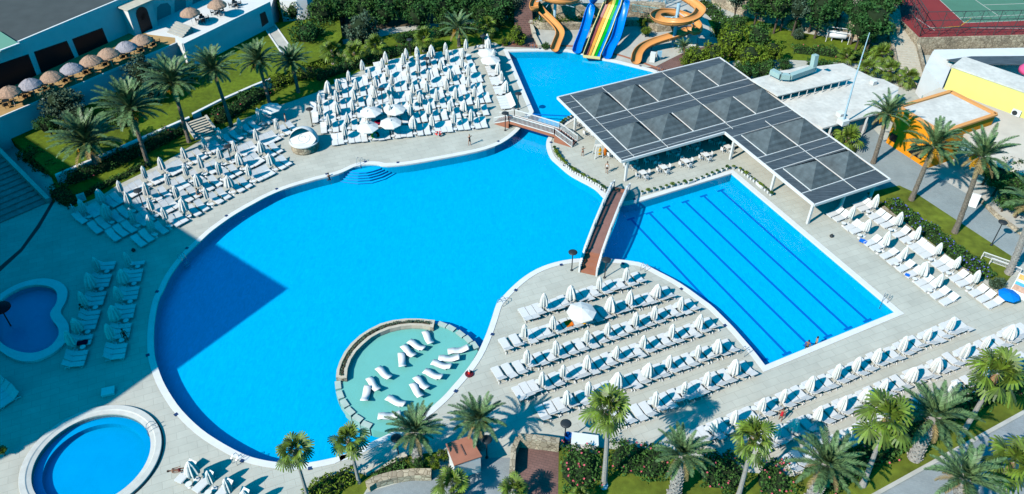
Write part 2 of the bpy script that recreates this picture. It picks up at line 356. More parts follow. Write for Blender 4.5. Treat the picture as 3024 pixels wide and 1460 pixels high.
# lap lane markings on the pool floor
LT = [(1861, 645), (1915.6, 627.6), (1966, 610), (2022, 594), (2076, 577), (2127, 561)]
LB = [(2258, 1068), (2326, 1048), (2388, 1020), (2448, 997), (2507.5, 973), (2565, 950)]
for i, (a, b) in enumerate(zip(LT, LB)):
    A = G(*a, DEP); B = G(*b, DEP); A.z = B.z = 0; d = (B-A).normalized(); q = Vector((-d.y, d.x, 0)); mb = MB()
    def rect(c1, c2, w): mb.add([(p.x, p.y, DEP+0.006) for p in (c1-q*w, c2-q*w, c2+q*w, c1+q*w)], [(0, 1, 2, 3)])
    rect(A, B, 0.15); mb.add([(p.x, p.y, DEP+0.01) for p in (A-q*.55, A-q*.55+d*.3, A+q*.55+d*.3, A+q*.55)], [(0, 1, 2, 3)])
    mb.add([(p.x, p.y, DEP+0.01) for p in (B-q*.55-d*.3, B-q*.55, B+q*.55, B+q*.55-d*.3)], [(0, 1, 2, 3)])
    struct('lane_marking', mb, m_lane)
# entry steps (semicircular) at the north shore
sa = G(1012, 516); sb = G(1172, 500); c0 = (sa+sb)/2 + Vector((-0.5, 1.9, 0)); mb = MB()
zst = (430, 460, zp)
arcs = [[(1740, 215), (1820, 245), (1950, 260), (2080, 252), (2200, 215), (2290, 165), (2330, 130)],
        [(1770, 195), (1850, 222), (1950, 233), (2060, 226), (2170, 195), (2250, 155), (2290, 128)],
        [(1800, 180), (1870, 200), (1950, 209), (2050, 202), (2140, 178), (2215, 145), (2250, 122)],
        [(1830, 165), (1890, 178), (1950, 185), (2040, 180), (2110, 162), (2180, 135), (2210, 115)],
        [(1850, 145), (1900, 155), (1960, 160), (2030, 156), (2090, 142), (2150, 122), (2180, 105)]]
m_step = mat('step_tiles', (0.0, 0.52, 0.98), 0.5)
back = [Vector((p.x, p.y, 0)) for p in GP([(1172, 495), (1130, 489), (1100, 487), (1070, 487), (1045, 493), (1020, 505)], 0)]
for k, a in enumerate(arcs):
    zt = -1.15+0.2*k; A = [Vector((p.x, p.y, 0)) for p in GP(Z(*zst, a), zt)]
    fc_ = G(1105, 484); fc_.z = 0; n_ = len(A)
    lo = [Vector((p.x, p.y, DEP)) for p in A]; hi = [Vector((p.x, p.y, zt)) for p in A]
    mb.add(lo+hi+[Vector((fc_.x, fc_.y, zt))], [(q, q+1, n_+q+1, n_+q) for q in range(n_-1)]+[(n_+q, n_+q+1, 2*n_) for q in range(n_-1)])
struct('pool_steps', mb, m_step)
mb = MB()
for k, a in enumerate(arcs):
    zt = -1.15+0.2*k; A = GP(Z(*zst, a), zt+0.02); mb.tube(A, 0.045, 4)
struct('step_edges', mb, m_lane)
# round sun shelf
isl = (950, 900, 2.487)
SW = 0.02
sh = GP(Z(*isl, [(108, 535), (104, 590), (115, 660), (150, 730), (200, 790), (260, 840), (320, 890), (375, 925), (500, 948), (600, 895), (680, 850), (740, 805), (800, 760), (900, 670), (960, 600), (1040, 510), (1100, 430), (1148, 345), (1110, 285), (1060, 235), (1000, 190), (940, 155), (870, 130), (820, 150), (760, 160), (680, 155), (600, 158), (520, 175), (440, 208), (360, 255), (290, 315), (240, 375), (205, 440), (185, 535)]), -0.3)
sh = [Vector((p.x, p.y, 0)) for p in sh]
struct('sun_shelf', MB().prism(sh, DEP-0.02, -0.24), m_shelf)
m_block = mat('pale_block', (.46, .56, .50), .8, var=.1, scale=2)
ow = Z(*isl, [(105, 535), (110, 480), (130, 420), (165, 350), (215, 285), (280, 225), (350, 180), (430, 140), (520, 115), (620, 103), (720, 103), (832, 115)])
iw = Z(*isl, [(183, 540), (190, 470), (215, 400), (255, 340), (305, 290), (365, 240), (430, 205), (500, 178), (580, 160), (660, 152), (740, 155), (820, 170)])
OW = GP(ow, 0.3); IW = GP(iw, 0.3)
def lerpl(a, b, t): return [p.lerp(q, t) for p, q in zip(a, b)]
pl = thing('planter_wall', 'curved beige stone planter wall along the round sun shelf', 'planter', (0, 0, 0))
mb = MB()
A, B, C, D = OW, lerpl(OW, IW, 0.27), lerpl(OW, IW, 0.70), IW
for P0, P1 in ((A, B), (C, D)):
    for i in range(len(P0)-1): mb.prism([P0[i], P0[i+1], P1[i+1], P1[i]], DEP, 0.32)
for i0_, i1_ in ((0, 0.35), (len(A)-1, len(A)-1.35)):
    j = int(round(i0_)); k = 1 if j == 0 else j-1
    mb.prism([A[j], A[j].lerp(A[k], .3), D[j].lerp(D[k], .3), D[j]], DEP, 0.325)
link('stone_rim', mb, m_ledge, pl)
mb = MB()
for i in range(len(B)-1): mb.prism([B[i], B[i+1], C[i+1], C[i]], DEP, 0.18)
link('soil', mb, m_soil, pl)
mb = MB()
for i in range(900):
    t = rnd.random()*(len(B)-1.4)+.2; j = int(t); p = lerpl(B, C, .15+.7*rnd.random()); p = p[j].lerp(p[j+1], t-j)+Vector((0, 0, .05+rnd.random()*.12))
    if rnd.random() < .35+.5*math.sin(t*4)**2:
        a = Vector((rnd.gauss(0, 1), rnd.gauss(0, 1), rnd.gauss(0, .5))).normalized()*.09; b = Vector((rnd.gauss(0, 1), rnd.gauss(0, 1), rnd.gauss(0, .5))).normalized()*.07
        mb.add([p-a, p-b, p+a, p+b], [(0, 1, 2, 3)])
link('plants', mb, m_leafo, pl)
for q in Z(*isl, [(120, 592), (135, 662), (168, 725), (208, 783), (265, 835), (330, 882)]) + Z(*isl, [(885, 147), (950, 172), (1020, 215), (1075, 255), (1122, 300)]):
    p = G(*q, -0.1); cc = G(*Z(*isl, [(600, 500)])[0]); an = math.atan2(p.y-cc.y, p.x-cc.x)
    struct('shelf_block', MB().box((p.x, p.y, -0.6), (0.55, .95, 1.12), an), m_block)
# raised round children's pool
mb = MB(); n = 64
c1, c2, c3, c4 = circ(KID, KRO), circ(KID, 5.35), circ(KID, 5.30), circ(KID, KR)
ring(mb, c1, c1, -0.1, 0.45); mb.v[:] = mb.v; 
mb = MB().lathe([(KRO, -0.05), (KRO, 0.26), (KRO-.03, 0.28), (5.25, 0.28), (5.15, 0.22), (KR, 0.17), (KR, -0.3)], 72, (KID.x, KID.y, 0), cap=False)
struct('round_pool_rim', mb, mat('round_rim', (.62, .61, .57), .7, var=.1, scale=1.5))
mb = MB().lathe([(KR, -0.02), (KR, -.42), (4.15, -.42), (4.15, -.95), (0.01, -.95)], 72, (KID.x, KID.y, 0), cap=False)
mb.f = [f[::-1] for f in mb.f]
struct('round_pool_basin', mb, m_pool2)
struct('round_pool_water', MB().sheet(circ(KID, KR), [], 0.08), m_water)
mb = MB(); mb.tube([Vector((KID.x+(KRO+.07)*math.cos(a), KID.y+(KRO+.07)*math.sin(a), .06)) for a in [R_(t) for t in range(-75, 95, 5)]], .05, 6)
tag(link('drain_hose', mb, m_dark), 'black hose laid round the foot of the raised round pool', 'hose')
# shaded bean shaped children's pool
mb = MB(); n = min(len(kid_out), len(kid_in))
def resample(p, n):
    L = [0]; 
    for i in range(len(p)): L.append(L[-1]+(p[(i+1) % len(p)]-p[i]).length)
    out = []; j = 0
    for k in range(n):
        t = L[-1]*k/n
        while L[j+1] < t: j += 1
        out.append(p[j].lerp(p[(j+1) % len(p)], (t-L[j])/(L[j+1]-L[j])))
    return out
mb = MB().sheet(kid_out, [kid_in], 0.25)
no = len(kid_out); mb.add([(p.x, p.y, 0.25) for p in kid_out]+[(p.x, p.y, -0.1) for p in kid_out], [(i, (i+1) % no, no+(i+1) % no, no+i) for i in range(no)])
ni = len(kid_in); mb.add([(p.x, p.y, 0.25) for p in kid_in]+[(p.x, p.y, -0.12) for p in kid_in], [(i, (i+1) % ni, ni+(i+1) % ni, ni+i) for i in range(ni)])
struct('bean_pool_rim', mb, m_coping)
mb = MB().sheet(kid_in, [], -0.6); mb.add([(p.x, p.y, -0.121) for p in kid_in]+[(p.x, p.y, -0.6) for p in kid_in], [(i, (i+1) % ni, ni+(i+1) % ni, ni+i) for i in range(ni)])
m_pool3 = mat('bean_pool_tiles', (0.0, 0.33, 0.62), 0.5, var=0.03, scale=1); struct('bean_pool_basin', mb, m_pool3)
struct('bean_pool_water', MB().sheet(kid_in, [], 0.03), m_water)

# ---- sheets laid on the ground
def sheetpx(name, pts, z, m): return struct(name, MB().sheet([Vector((p.x, p.y, 0)) for p in GP(pts, z)], [], z), m)
def terrace(name, pts, z, m, z0=-0.05): return struct(name, MB().prism(GP(pts, z), z0, z), m)
garden = [(120, 560), (175, 572), (222, 612), (300, 578), (345, 548), (480, 482), (600, 410), (700, 360), (790, 322), (860, 300), (935, 273), (1060, 212), (1100, 203), (1245, 168), (1440, 128), (1462, 126), (1478, 136), (1520, 139), (1540, 60), (1500, -80), (900, -80), (600, 150), (140, 420)]
sheetpx('garden_lawn', garden, 0.008, m_grass)
sheetpx('terracotta_path', [(1484, 138), (1478, 131), (1500, 128), (1530, 90), (1517, 0), (1520, -60), (1600, -60), (1590, 0), (1560, 60), (1572, 100), (1596, 143), (1560, 141)], 0.020, m_terra)
sheetpx('slide_apron', [(1592, 143), (1565, 80), (1560, -60), (2100, -60), (2140, 60), (2110, 100), (2050, 140), (2000, 150), (1990, 170), (1930, 196), (1878, 188), (1800, 172), (1700, 147)], 0.012, m_concrete)
sheetpx('terracotta_terrace', [(1896, 200), (1935, 197), (1985, 172), (2020, 155), (2140, 120), (2160, 180), (1990, 240), (1945, 213)], 0.016, m_terra)
sheetpx('paved_road', [(2380, 330), (2560, 360), (2618, 422), (2735, 500), (2800, 540), (2900, 600), (3040, 700), (3200, 820), (3200, 880), (2995, 762), (2700, 568), (2655, 548), (2600, 560), (2480, 470)], 0.012, m_road)
sheetpx('side_lawn', [(2560, 570), (2655, 548), (2700, 568), (2995, 762), (2998, 800), (2960, 850), (2700, 690), (2590, 610)], 0.016, m_grass2)
sheetpx('bank_soil', [(2735, 500), (2800, 540), (2900, 600), (3040, 700), (3200, 820), (3250, 560), (3000, 420)], 0.016, m_concrete)
sheetpx('lower_lawn', [(1600, 1330), (1640, 1322), (1770, 1322), (1899, 1337), (2102, 1362), (2200, 1394), (2335, 1408), (2515, 1340), (2695, 1259), (2853, 1170), (3050, 1130), (3150, 1150), (2590, 1460), (1640, 1986), (1575, 1986), (1590, 1420)], 0.012, m_grass2)
sheetpx('lower_road', [(3150, 1148), (4200, 1150), (3900, 2300), (1070, 2300), (2590, 1458)], 0.008, m_road2)
k0, k1 = G(1620, 1996), G(3180, 1132); mb = MB(); mb.beam(k0+Vector((0, 0, .03)), k1+Vector((0, 0, .03)), .35, .14); struct('road_kerb', mb, m_concrete)
sheetpx('entrance_path', [(1082, 1455), (1200, 1420), (1290, 1410), (1330, 1380), (1452, 1352), (1515, 1352), (1508, 1420), (1490, 1990), (700, 1990), (1040, 1560)], 0.018, m_road2)
sheetpx('corner_lawn', [(900, 1475), (960, 1432), (1060, 1396), (1082, 1405), (1180, 1362), (1205, 1345), (1290, 1335), (1300, 1385), (1200, 1400), (1085, 1440), (1050, 1500), (900, 1560)], 0.014, m_grass2)
sheetpx('lower_terrace', [(1525, 1310), (1560, 1325), (1650, 1335), (1640, 1990), (1515, 1990), (1522, 1400)], 0.020, m_terra)

# ================================================================== SUN LOUNGERS, PARASOLS, TABLES
def lounger_meshes(tilt=34):
    fr = MB(); W = 0.385
    for sx in (-1, 1):
        fr.beam((sx*W, -1.0, .30), (sx*W, .42, .30), .05, .06)
        fr.tube([(sx*W, .98, .02), (sx*W, .72, .27), (sx*W, .42, .03)], .025, 4)
        fr.tube([(sx*W, -.95, .28), (sx*W, -.80, .02), (sx*W, -.45, .28)], .025, 4)
        fr.beam((sx*W, .35, .28), (sx*W, .98, .20), .045, .05)
    fr.beam((-W, -1.0, .30), (W, -1.0, .30), .05, .06); fr.beam((-W, -.8, .03), (W, -.8, .03), .03); fr.beam((-W, .95, .05), (W, .95, .05), .03)
    fr.beam((-W, .75, .22), (-W, .62, .52), .03); fr.beam((W, .75, .22), (W, .62, .52), .03)
    se = MB(); se.box((0, -.31, .335), (.72, 1.34, .035))
    ba = MB(); T = Matrix.Rotation(R_(tilt), 3, 'X')
    c = Vector((0, .36, .34))
    ba.box(c+T @ Vector((0, .39, 0)), (.76, .80, .03), M=T)
    for sx in (-1, 1): ba.box(c+T @ Vector((sx*.39, .38, -.005)), (.045, .82, .06), M=T)
    ba.box(c+T @ Vector((0, .80, 0)), (.82, .05, .06), M=T)
    return fr, se, ba
_fr, _se, _ba = lounger_meshes()
ME_FR, ME_SE, ME_BA = _fr.mesh('frame'), _se.mesh('seat'), _ba.mesh('backrest')
ME_BB = lounger_meshes(46)[2].mesh('backrest'); ME_BC = lounger_meshes(20)[2].mesh('backrest')
def make_lounger(loc, rz, label, group):
    t = thing('sun_lounger', label, 'sun lounger', loc, rz, group)
    if 'shaded block' in label or 'slide pool side' in label: t.scale = (.76, .92, 1)
    q = rnd.random(); link('frame', ME_FR, m_plastic, t); link('seat', ME_SE, m_sling, t); link('backrest', ME_BA if q < .78 else (ME_BB if q < .9 else ME_BC), m_sling, t)
    return t
def canopy_mesh(rt, rb, zt, zb, folds, seed, lean=0.0):
    r = random.Random(seed); mb = MB(); n = folds*4; prof = [(0.02, zt+.06), (.07, zt), (rt, zt-.30), ((rt+rb)*.55, (zt+zb)/2), (rb, zb+.28), (rb*.93, zb)]
    ph = [r.uniform(.78, 1.1) for _ in range(folds)]; vs = []; fs = []
    for i, (rr, z) in enumerate(prof):
        for k in range(n):
            a = k*math.tau/n; f = 1-(.30 if i > 1 else 0.1)*(1 if k % 4 == 2 else (.45 if k % 2 else 0)); q = rr*f*(ph[k//4] if i > 2 else 1)
            vs.append((q*math.cos(a)+lean*(zt-z), q*math.sin(a), z+(r.uniform(-.08, .06) if i == len(prof)-1 else 0)))
    for i in range(len(prof)-1):
        for k in range(n): fs.append((i*n+k, i*n+(k+1) % n, (i+1)*n+(k+1) % n, (i+1)*n+k))
    fs.append(tuple(range(n-1, -1, -1)))
    mb.add(vs, fs); mb.add([(0, 0, zb+.25)]+[vs[(len(prof)-1)*n+k] for k in range(n)], [(0, 1+(k+1) % n, 1+k) for k in range(n)])
    return mb.mesh('canopy')
CANS = [canopy_mesh(.20, .27, 2.42, .98, 8, 1), canopy_mesh(.19, .32, 2.5, .95, 8, 2), canopy_mesh(.22, .36, 2.42, .92, 8, 3), canopy_mesh(.26, .52, 2.40, .85, 8, 4), canopy_mesh(.18, .30, 2.38, 1.0, 8, 5)]
ME_POLE = MB().tube([(0, 0, 0), (0, 0, 2.55)], .025, 5).mesh('pole')
ME_BASE = MB().lathe([(.27, 0), (.27, .07), (.06, .12), (.05, .3)], 12).mesh('base')
op = MB(); n = 8
vs = [(0, 0, 2.45)]+[(.8*math.cos(k*math.tau/n), .8*math.sin(k*math.tau/n), 2.22) for k in range(n)]+[(1.5*math.cos(k*math.tau/n), 1.5*math.sin(k*math.tau/n), 1.93) for k in range(n)]+[(1.5*math.cos(k*math.tau/n), 1.5*math.sin(k*math.tau/n), 1.80) for k in range(n)]
fs = [(0, 1+k, 1+(k+1) % n) for k in range(n)]+[(1+k, 1+n+k, 1+n+(k+1) % n, 1+(k+1) % n) for k in range(n)]+[(1+n+k, 1+2*n+k, 1+2*n+(k+1) % n, 1+n+(k+1) % n) for k in range(n)]
ME_OPEN = op.add(vs, fs).mesh('canopy')
ME_RIBS = MB(); [ME_RIBS.tube([(0, 0, 2.38), (1.45*math.cos(k*math.tau/n), 1.45*math.sin(k*math.tau/n), 1.92)], .012, 3) for k in range(n)]; ME_RIBS = ME_RIBS.mesh('ribs')
ME_FIN = MB().lathe([(.04, 2.4), (.05, 2.5), (.01, 2.6)], 8).mesh('finial')
UI = [0]
def parasol(loc, label, group, fat=None, opened=False):
    i = UI[0]; UI[0] += 1; t = thing('parasol', label, 'parasol', loc, rnd.uniform(0, 6.28), group)
    k = rnd.choice([0, 0, 1, 1, 2, 4]) if fat is None else (3 if fat else 0)
    link('pole', ME_POLE, m_plastic, t); link('base', ME_BASE, m_plastic, t)
    if opened:
        c = link('canopy', ME_OPEN, m_canopy, t); link('ribs', ME_RIBS, m_steel, t)
    else:
        c = link('canopy', CANS[k], m_canopy, t); s = rnd.uniform(1.0, 1.14); c.scale = (s*1.2, s*1.2, s)
        c.rotation_euler = (rnd.gauss(0, .015), rnd.gauss(0, .015), 0)
    return t
ME_TT = MB().lathe([(.27, .40), (.28, .42), (.28, .44), (.001, .445)], 14).mesh('tabletop'); ME_TL = MB().lathe([(.19, 0), (.16, .04), (.05, .08), (.05, .41)], 8).mesh('pedestal')
def side_table(loc, label, group):
    t = thing('side_table', label, 'side table', loc, 0, group)
    link('tabletop', ME_TT, m_plastic, t); link('pedestal', ME_TL, m_plastic, t); return t

LNG = []       # (distance, loc, rz, label, group)
UMB = []
PITCH_L = 0.93
def row(zm, p0, p1, segs, us, head, blk, rn, grp, stag=0.0, uoff=.25, tables=True):
    """p0-p1: row centre line in zoom pixels; segs: x ranges filled with loungers; head=+1: heads to the left of p0->p1"""
    x0, y0, s = zm; q = lambda x, y: G(x0+x/s, y0+y/s)
    A, B = q(*p0), q(*p1); d = (B-A).normalized(); nrm = Vector((-d.y, d.x, 0))*head
    rz = math.atan2(nrm.y, nrm.x)-math.pi/2
    def on(x): return q(x, p0[1]+(p1[1]-p0[1])*(x-p0[0])/(p1[0]-p0[0]))
    items = []
    for a, b in segs:
        P, Q = on(a), on(b); L = (Q-P).length; k = max(1, int(round(L/PITCH_L))); 
        for j in range(k): items.append(P.lerp(Q, (j+.5)/k)+nrm*(rnd.gauss(0, .05)+stag))
    for j, p in enumerate(items):
        LNG.append(((p-Vector((0, 0, H))).length, p, rz+rnd.gauss(0, .025), (od(j), blk, rn), grp))
    for j, x in enumerate(us):
        fat = False
        if isinstance(x, tuple): x, fat = x
        p = on(x)+nrm*uoff
        UMB.append((p, fat, od(j), blk, rn))
        if tables: TBL.append((p-nrm*.75+Vector((rnd.gauss(0, .04), rnd.gauss(0, .04), 0)), od(j), blk, rn))
TBL = []
C1 = (1400, 700, 2.2211); g1 = 'sun loungers on the peninsula between the two big pools'
bk = 'peninsula block'
row(C1, (360, 515), (1060, 292), [(312, 447), (468, 615), (662, 812), (832, 980), (992, 1105)], [447, (628, 1), 808, 980], -1, bk, 'first', g1)
row(C1, (245, 712), (1230, 395), [(172, 312), (345, 500), (522, 690), (712, 880), (897, 1003), (1012, 1172), (1190, 1295)], [322, 507, ('open'), (885, 1), 1005, (1180, 1)] if 0 else [322, 507, (690, 'o'), (878, 1), 1003, (1180, 1)], -1, bk, 'second', g1)
row(C1, (178, 915), (1395, 475), [(130, 330), (345, 530), (540, 725), (735, 862), (868, 1038), (1042, 1158), (1165, 1335), (1340, 1450)], [337, 527, 728, 858, 1038, 1160, 1332], -1, bk, 'third', g1)
row(C1, (330, 1030), (1515, 600), [(272, 420), (445, 570), (585, 728), (740, 915), (930, 1095), (1105, 1282), (1285, 1455), (1460, 1578)], [430, 572, 728, 915, (1090, 0), 1277, 1450], -1, bk, 'fourth', g1)
row(C1, (460, 1165), (1640, 745), [(418, 595), (603, 748), (760, 905), (950, 1125), (1135, 1250), (1262, 1440), (1450, 1570), (1582, 1700)], [597, (735, 0), (925, 1), (1122, 1), 1257, 1445, (1575, 1)], -1, bk, 'fifth', g1)
row(C1, (960, 1215), (1750, 890), [(910, 1035), (1045, 1160), (1180, 1350), (1360, 1495), (1505, 1680), (1690, 1815)], [1168, 1357, 1500, (1680, 1)], -1, bk, 'sixth', g1)
BR = (2200, 900, 2.2209); g2 = 'sun loungers in the rows along the lower hedge'; bk = 'lower palm block'
row(BR, (-284, 880), (1375, 160), [(-330, -240), (-222, -119), (-80, 60), (95, 205), (232, 385), (405, 560), (580, 685), (703, 815), (832, 990), (1005, 1150), (1168, 1300), (1312, 1430)], [(-232, 0), (-105, 0), 75, 212, 392, 565, 690, 820, 992, 1155, 1303], -1, bk, 'first', g2)
row(BR, (230, 870), (1770, 205), [(60, 165), (175, 280), (305, 430), (478, 595), (612, 740), (757, 862), (880, 1040), (1072, 1205), (1226, 1385), (1402, 1520), (1535, 1680), (1695, 1850)], [170, (290, 1), 440, 600, (745, 1), 868, (1052, 1), (1212, 1), 1390, (1528, 0), (1685, 1)], -1, bk, 'second', g2)
row(BR, (600, 925), (1780, 400), [(520, 620), (640, 720), (740, 870), (900, 1000), (1030, 1210), (1390, 1500), (1530, 1620), (1680, 1860)], [(630, 0), (880, 0), 1012, (1310, 0), (1515, 0), 1640], -1, bk, 'third', g2)
row(BR, (370, 1025), (560, 940), [(270, 500)], [], -1, bk, 'last', g2)
RT = (2300, 450, 2.4876); g3 = 'sun loungers beside the lap pool under the flower hedge'; bk = 'lap pool block'
row(RT, (425, 475), (1225, 1100), [(385, 470), (515, 585), (655, 745), (770, 880), (890, 1005), (1030, 1125), (1140, 1262)], [497, 612, 752, 880, (1018, 1), 1130], 1, bk, 'poolside', g3, uoff=.2)
row(RT, (615, 405), (1545, 1110), [(575, 655), (690, 820), (865, 965), (985, 1110), (1150, 1245), (1285, 1385), (1425, 1595)], [672, 843, 975, 1130, 1262, 1405], 1, bk, 'back', g3, uoff=.2)
SRC = (0, 0, 1.0); g4 = 'sun loungers on the left terrace above the round end of the pool'; bk = 'left terrace block'
def urow(p0, p1, us, x0, x1, head, bk, rn, grp, gap=8.0, **k):
    segs = []; c = x0
    for u in us:
        ux = u[0] if isinstance(u, tuple) else u
        if ux-gap > c+8: segs.append((c, ux-gap))
        c = ux+gap
    if x1 > c+8: segs.append((c, x1))
    row(SRC, p0, p1, segs, us, head, bk, rn, grp, **k)
urow((243.7, 652.4), (795.5, 359), [259, (313, 1), 369, 440, 491, 555, 614, 661, 719, 773], 231, 812, 1, bk, 'hedge side', g4)
urow((303.5, 671.7), (854, 388), [(328, 1), 392, 446, 508, 562, 604, 660, 703, 766, 827], 273, 875, 1, bk, 'second', g4)
urow((367, 689), (811, 451), [404, 458, 533, (595, 1), 658, (716, 1), (780, 1)], 327, 828, 1, bk, 'third', g4)
urow((430.8, 708.4), (836, 489), [456, 500, (555, 1), 620, (684, 1), 745, (809, 1)], 400, 853, 1, bk, 'pool side', g4)
g5 = 'sun loungers in the two shaded columns by the bean shaped pool'
ZS = (160, 740, 3.2733)
# shaded columns are traced bottom to top
def column(zm, p0, p1, ts, us, rn):
    x0, y0, s = zm; A, B = G(x0+p0[0]/s, y0+p0[1]/s), G(x0+p1[0]/s, y0+p1[1]/s); d = (B-A).normalized(); nrm = Vector((-d.y, d.x, 0)); rz = math.atan2(nrm.y, nrm.x)-math.pi/2
    L = (B-A).length; n = int(L/.68); c = 0; skip = [int(round(u*n)) for u in us]
    for j in range(n+1):
        p = A+d*(j*L/n)
        if j in skip:
            k = skip.index(j); UMB.append((p+nrm*.45, k % 2, od(k), 'shaded block', rn)); TBL.append((p-nrm*.35, od(k), 'shaded block', rn)); continue
        LNG.append(((p-Vector((0, 0, H))).length, p, rz+rnd.gauss(0, .02), (od(c), 'shaded block', rn), g5)); c += 1
column(ZS, (205, 1120), (515, 150), None, [.12, .30, .52, .72, .92], 'bean pool side')
column(ZS, (595, 1050), (795, 145), None, [.14, .36, .55, .75, .95], 'big pool side')
row((0, 900, 2.2211), (-20, 560), (60, 640), [(-40, 75)], [], 1, 'shaded corner', 'only', g5)
row((0, 900, 2.2211), (1215, 1110), (1560, 1290), [(1195, 1260), (1310, 1380), (1430, 1500), (1540, 1620)], [(1290, 1), (1405, 0), (1520, 0), 1640], 1, 'lower left group', 'only', 'sun loungers grouped below the big pool', uoff=0)
# slide pool column
g6 = 'sun loungers along the left side of the slide pool'
column((1200, 100, 5.1825), (1180, 215), (1555, 1150), None, [.02, .12, .34, .5, .66, .83], 'slide pool side')
for i, t in enumerate(LNG):
    if t[3][2] == 'slide pool side': LNG[i] = t[:4]+(g6,)
# big northern field
g7 = 'sun loungers in the dense northern field'
LE = [(981, 423), (946, 389), (921, 358), (913, 328), (937, 294), (989, 260), (1064, 226), (1108, 208)]
RE = [(1438, 370), (1446, 333), (1449, 297), (1427, 268), (1424, 237), (1406, 209), (1400, 184), (1384, 163)]
US = [[1022, 1092, 1158, (1224, 1), 1278, 1342, 1393], [975, 1030, 1091, 1156, 1214, 1270, 1331, (1372, 1), 1413], [950, (1000, 1), 1046, 1104, 1160, 1216, 1243, 1292, 1347, 1403],
      [948, 998, 1050, 1110, (1156, 1), 1222, 1262, 1320, 1384], [(972, 1), 1004, 1056, 1112, 1160, 1210, 1267, (1330, 1), 1384], [1034, 1094, 1149, 1208, 1236, 1303, 1366], [1074, 1133, 1195, 1236, 1268, 1322, 1368], [1142, 1203, 1234, (1277, 1), 1317, 1378]]
for k in range(8):
    urow(LE[k], RE[k], US[k], LE[k][0], RE[k][0], 1, 'northern field', od(k), g7, gap=6.5, uoff=.1)
# instances: nearest 300 loungers one by one, the rest of the far field as one mass
LNG.sort(key=lambda t: t[0])
SIDE = {}
for i, (dist, p, rz, (j, bk, rn), grp) in enumerate(LNG[:300]):
    end = 'bottom' if 'shaded block' in bk else ('top' if 'slide' in rn else 'left')
    make_lounger(p, rz, f'white sun lounger, {j} from {end} in {rn} row of the {bk}', grp)
mb = MB()
for dist, p, rz, _l, grp in LNG[300:]:
    T = Matrix.Translation(p) @ Matrix.Rotation(rz, 4, 'Z')
    for src in (_fr, _se, _ba): mb.add([T @ Vector(v) for v in src.v], src.f)
if mb.v: tag(link('sun_loungers', mb, m_plastic), 'mass of white sun loungers filling the far part of the northern field', 'sun loungers', kind='stuff')
for p, fat, j, bk, rn in UMB:
    o = fat == 'o'; end = 'bottom' if 'shaded block' in bk else ('top' if 'slide' in rn else 'left')
    st = 'open white parasol' if o else ('loosely folded white parasol' if fat else 'closed white parasol')
    parasol(p, f'{st}, {j} from {end} in {rn} row of the {bk}', 'white parasols standing between the sun loungers', fat=(bool(fat) if fat else None), opened=o)
for p, j, bk, rn in TBL:
    end = 'bottom' if 'shaded block' in bk else ('top' if 'slide' in rn else 'left')
    side_table(p, f'small round white table, {j} from {end} in {rn} row of the {bk}', 'round white side tables between the sun loungers')
OPN = [((1099, 367), 'beside the crimson towel'), ((1170, 360), 'right of the crimson towel in the northern field'), ((1090, 413), 'left of the rainbow swim ring'), ((1158, 400), 'right of the rainbow swim ring'),
       ((806, 356), 'at the right end of the left terrace block by the standing woman'), ((1449, 212), 'nearest the slide pool in the column of loungers'), ((1440, 190), 'behind the open one nearest the slide pool')]
for b, l in OPN: parasol(G(*b), 'open white parasol '+l, 'open white parasols', opened=True)

def towel(px, m, label, z=.40, rz=0.0, sz=(.62, 1.3)):
    mb = MB(); n = 8
    vs = [((i/3-.5)*sz[0], (j/n-.5)*sz[1], .03*math.sin(j*1.3+i)) for j in range(n+1) for i in range(4)]
    mb.add(vs, [(j*4+i, j*4+i+1, (j+1)*4+i+1, (j+1)*4+i) for j in range(n) for i in range(3)])
    mb.add([(v[0], v[1], v[2]-.03) for v in vs], [(j*4+i+1, j*4+i, (j+1)*4+i, (j+1)*4+i+1) for j in range(n) for i in range(3)])
    p = G(*px, z); return tag(link('towel', mb, m, loc=p, rz=rz), label, 'towel')
m_crim = mat('crimson_towel', (0.42, 0.0, 0.03), .9); m_or = mat('orange_towel', (0.85, 0.19, 0.01), .9); m_ye = mat('yellow_towel', (0.85, 0.42, 0.01), .9); m_bl = mat('blue_towel', (0.0, 0.16, 0.7), .9)
towel((1116, 361), m_crim, 'crimson towel on a lounger between the open parasols', .55, .4, (.8, 1.1)); towel((1680, 955), m_or, 'bright orange towel left of the open parasol', .42, .4, (.8, .9)); towel((1732, 948), m_ye, 'yellow towel under the open parasol', .42, -1.2)
towel((2549, 712), m_bl, 'blue towel hanging over a lounger foot by the lap pool', .36, .9, (.7, .8)); towel((2680, 812), m_bl, 'crumpled blue towel on a lounger in the middle of the lap pool block', .38, .9, (.5, .5)); towel((243, 1012), m_crim, 'crimson towel on a lounger in the shaded column', .42, -1.3, (.6, 1.0))
def torus(R, r, n=28, m=8):
    mb = MB(); vs = [((R+r*math.cos(b*math.tau/m))*math.cos(a*math.tau/n), (R+r*math.cos(b*math.tau/m))*math.sin(a*math.tau/n), r*math.sin(b*math.tau/m)) for a in range(n) for b in range(m)]
    return mb.add(vs, [(a*m+b, ((a+1) % n)*m+b, ((a+1) % n)*m+(b+1) % m, a*m+(b+1) % m) for a in range(n) for b in range(m)])
t = thing('swim_ring', 'rainbow striped swim ring leaning on a lounger in the northern field', 'swim ring', G(1108, 400, .5)); t.rotation_euler = (R_(35), 0, .3)
full = torus(.42, .15)
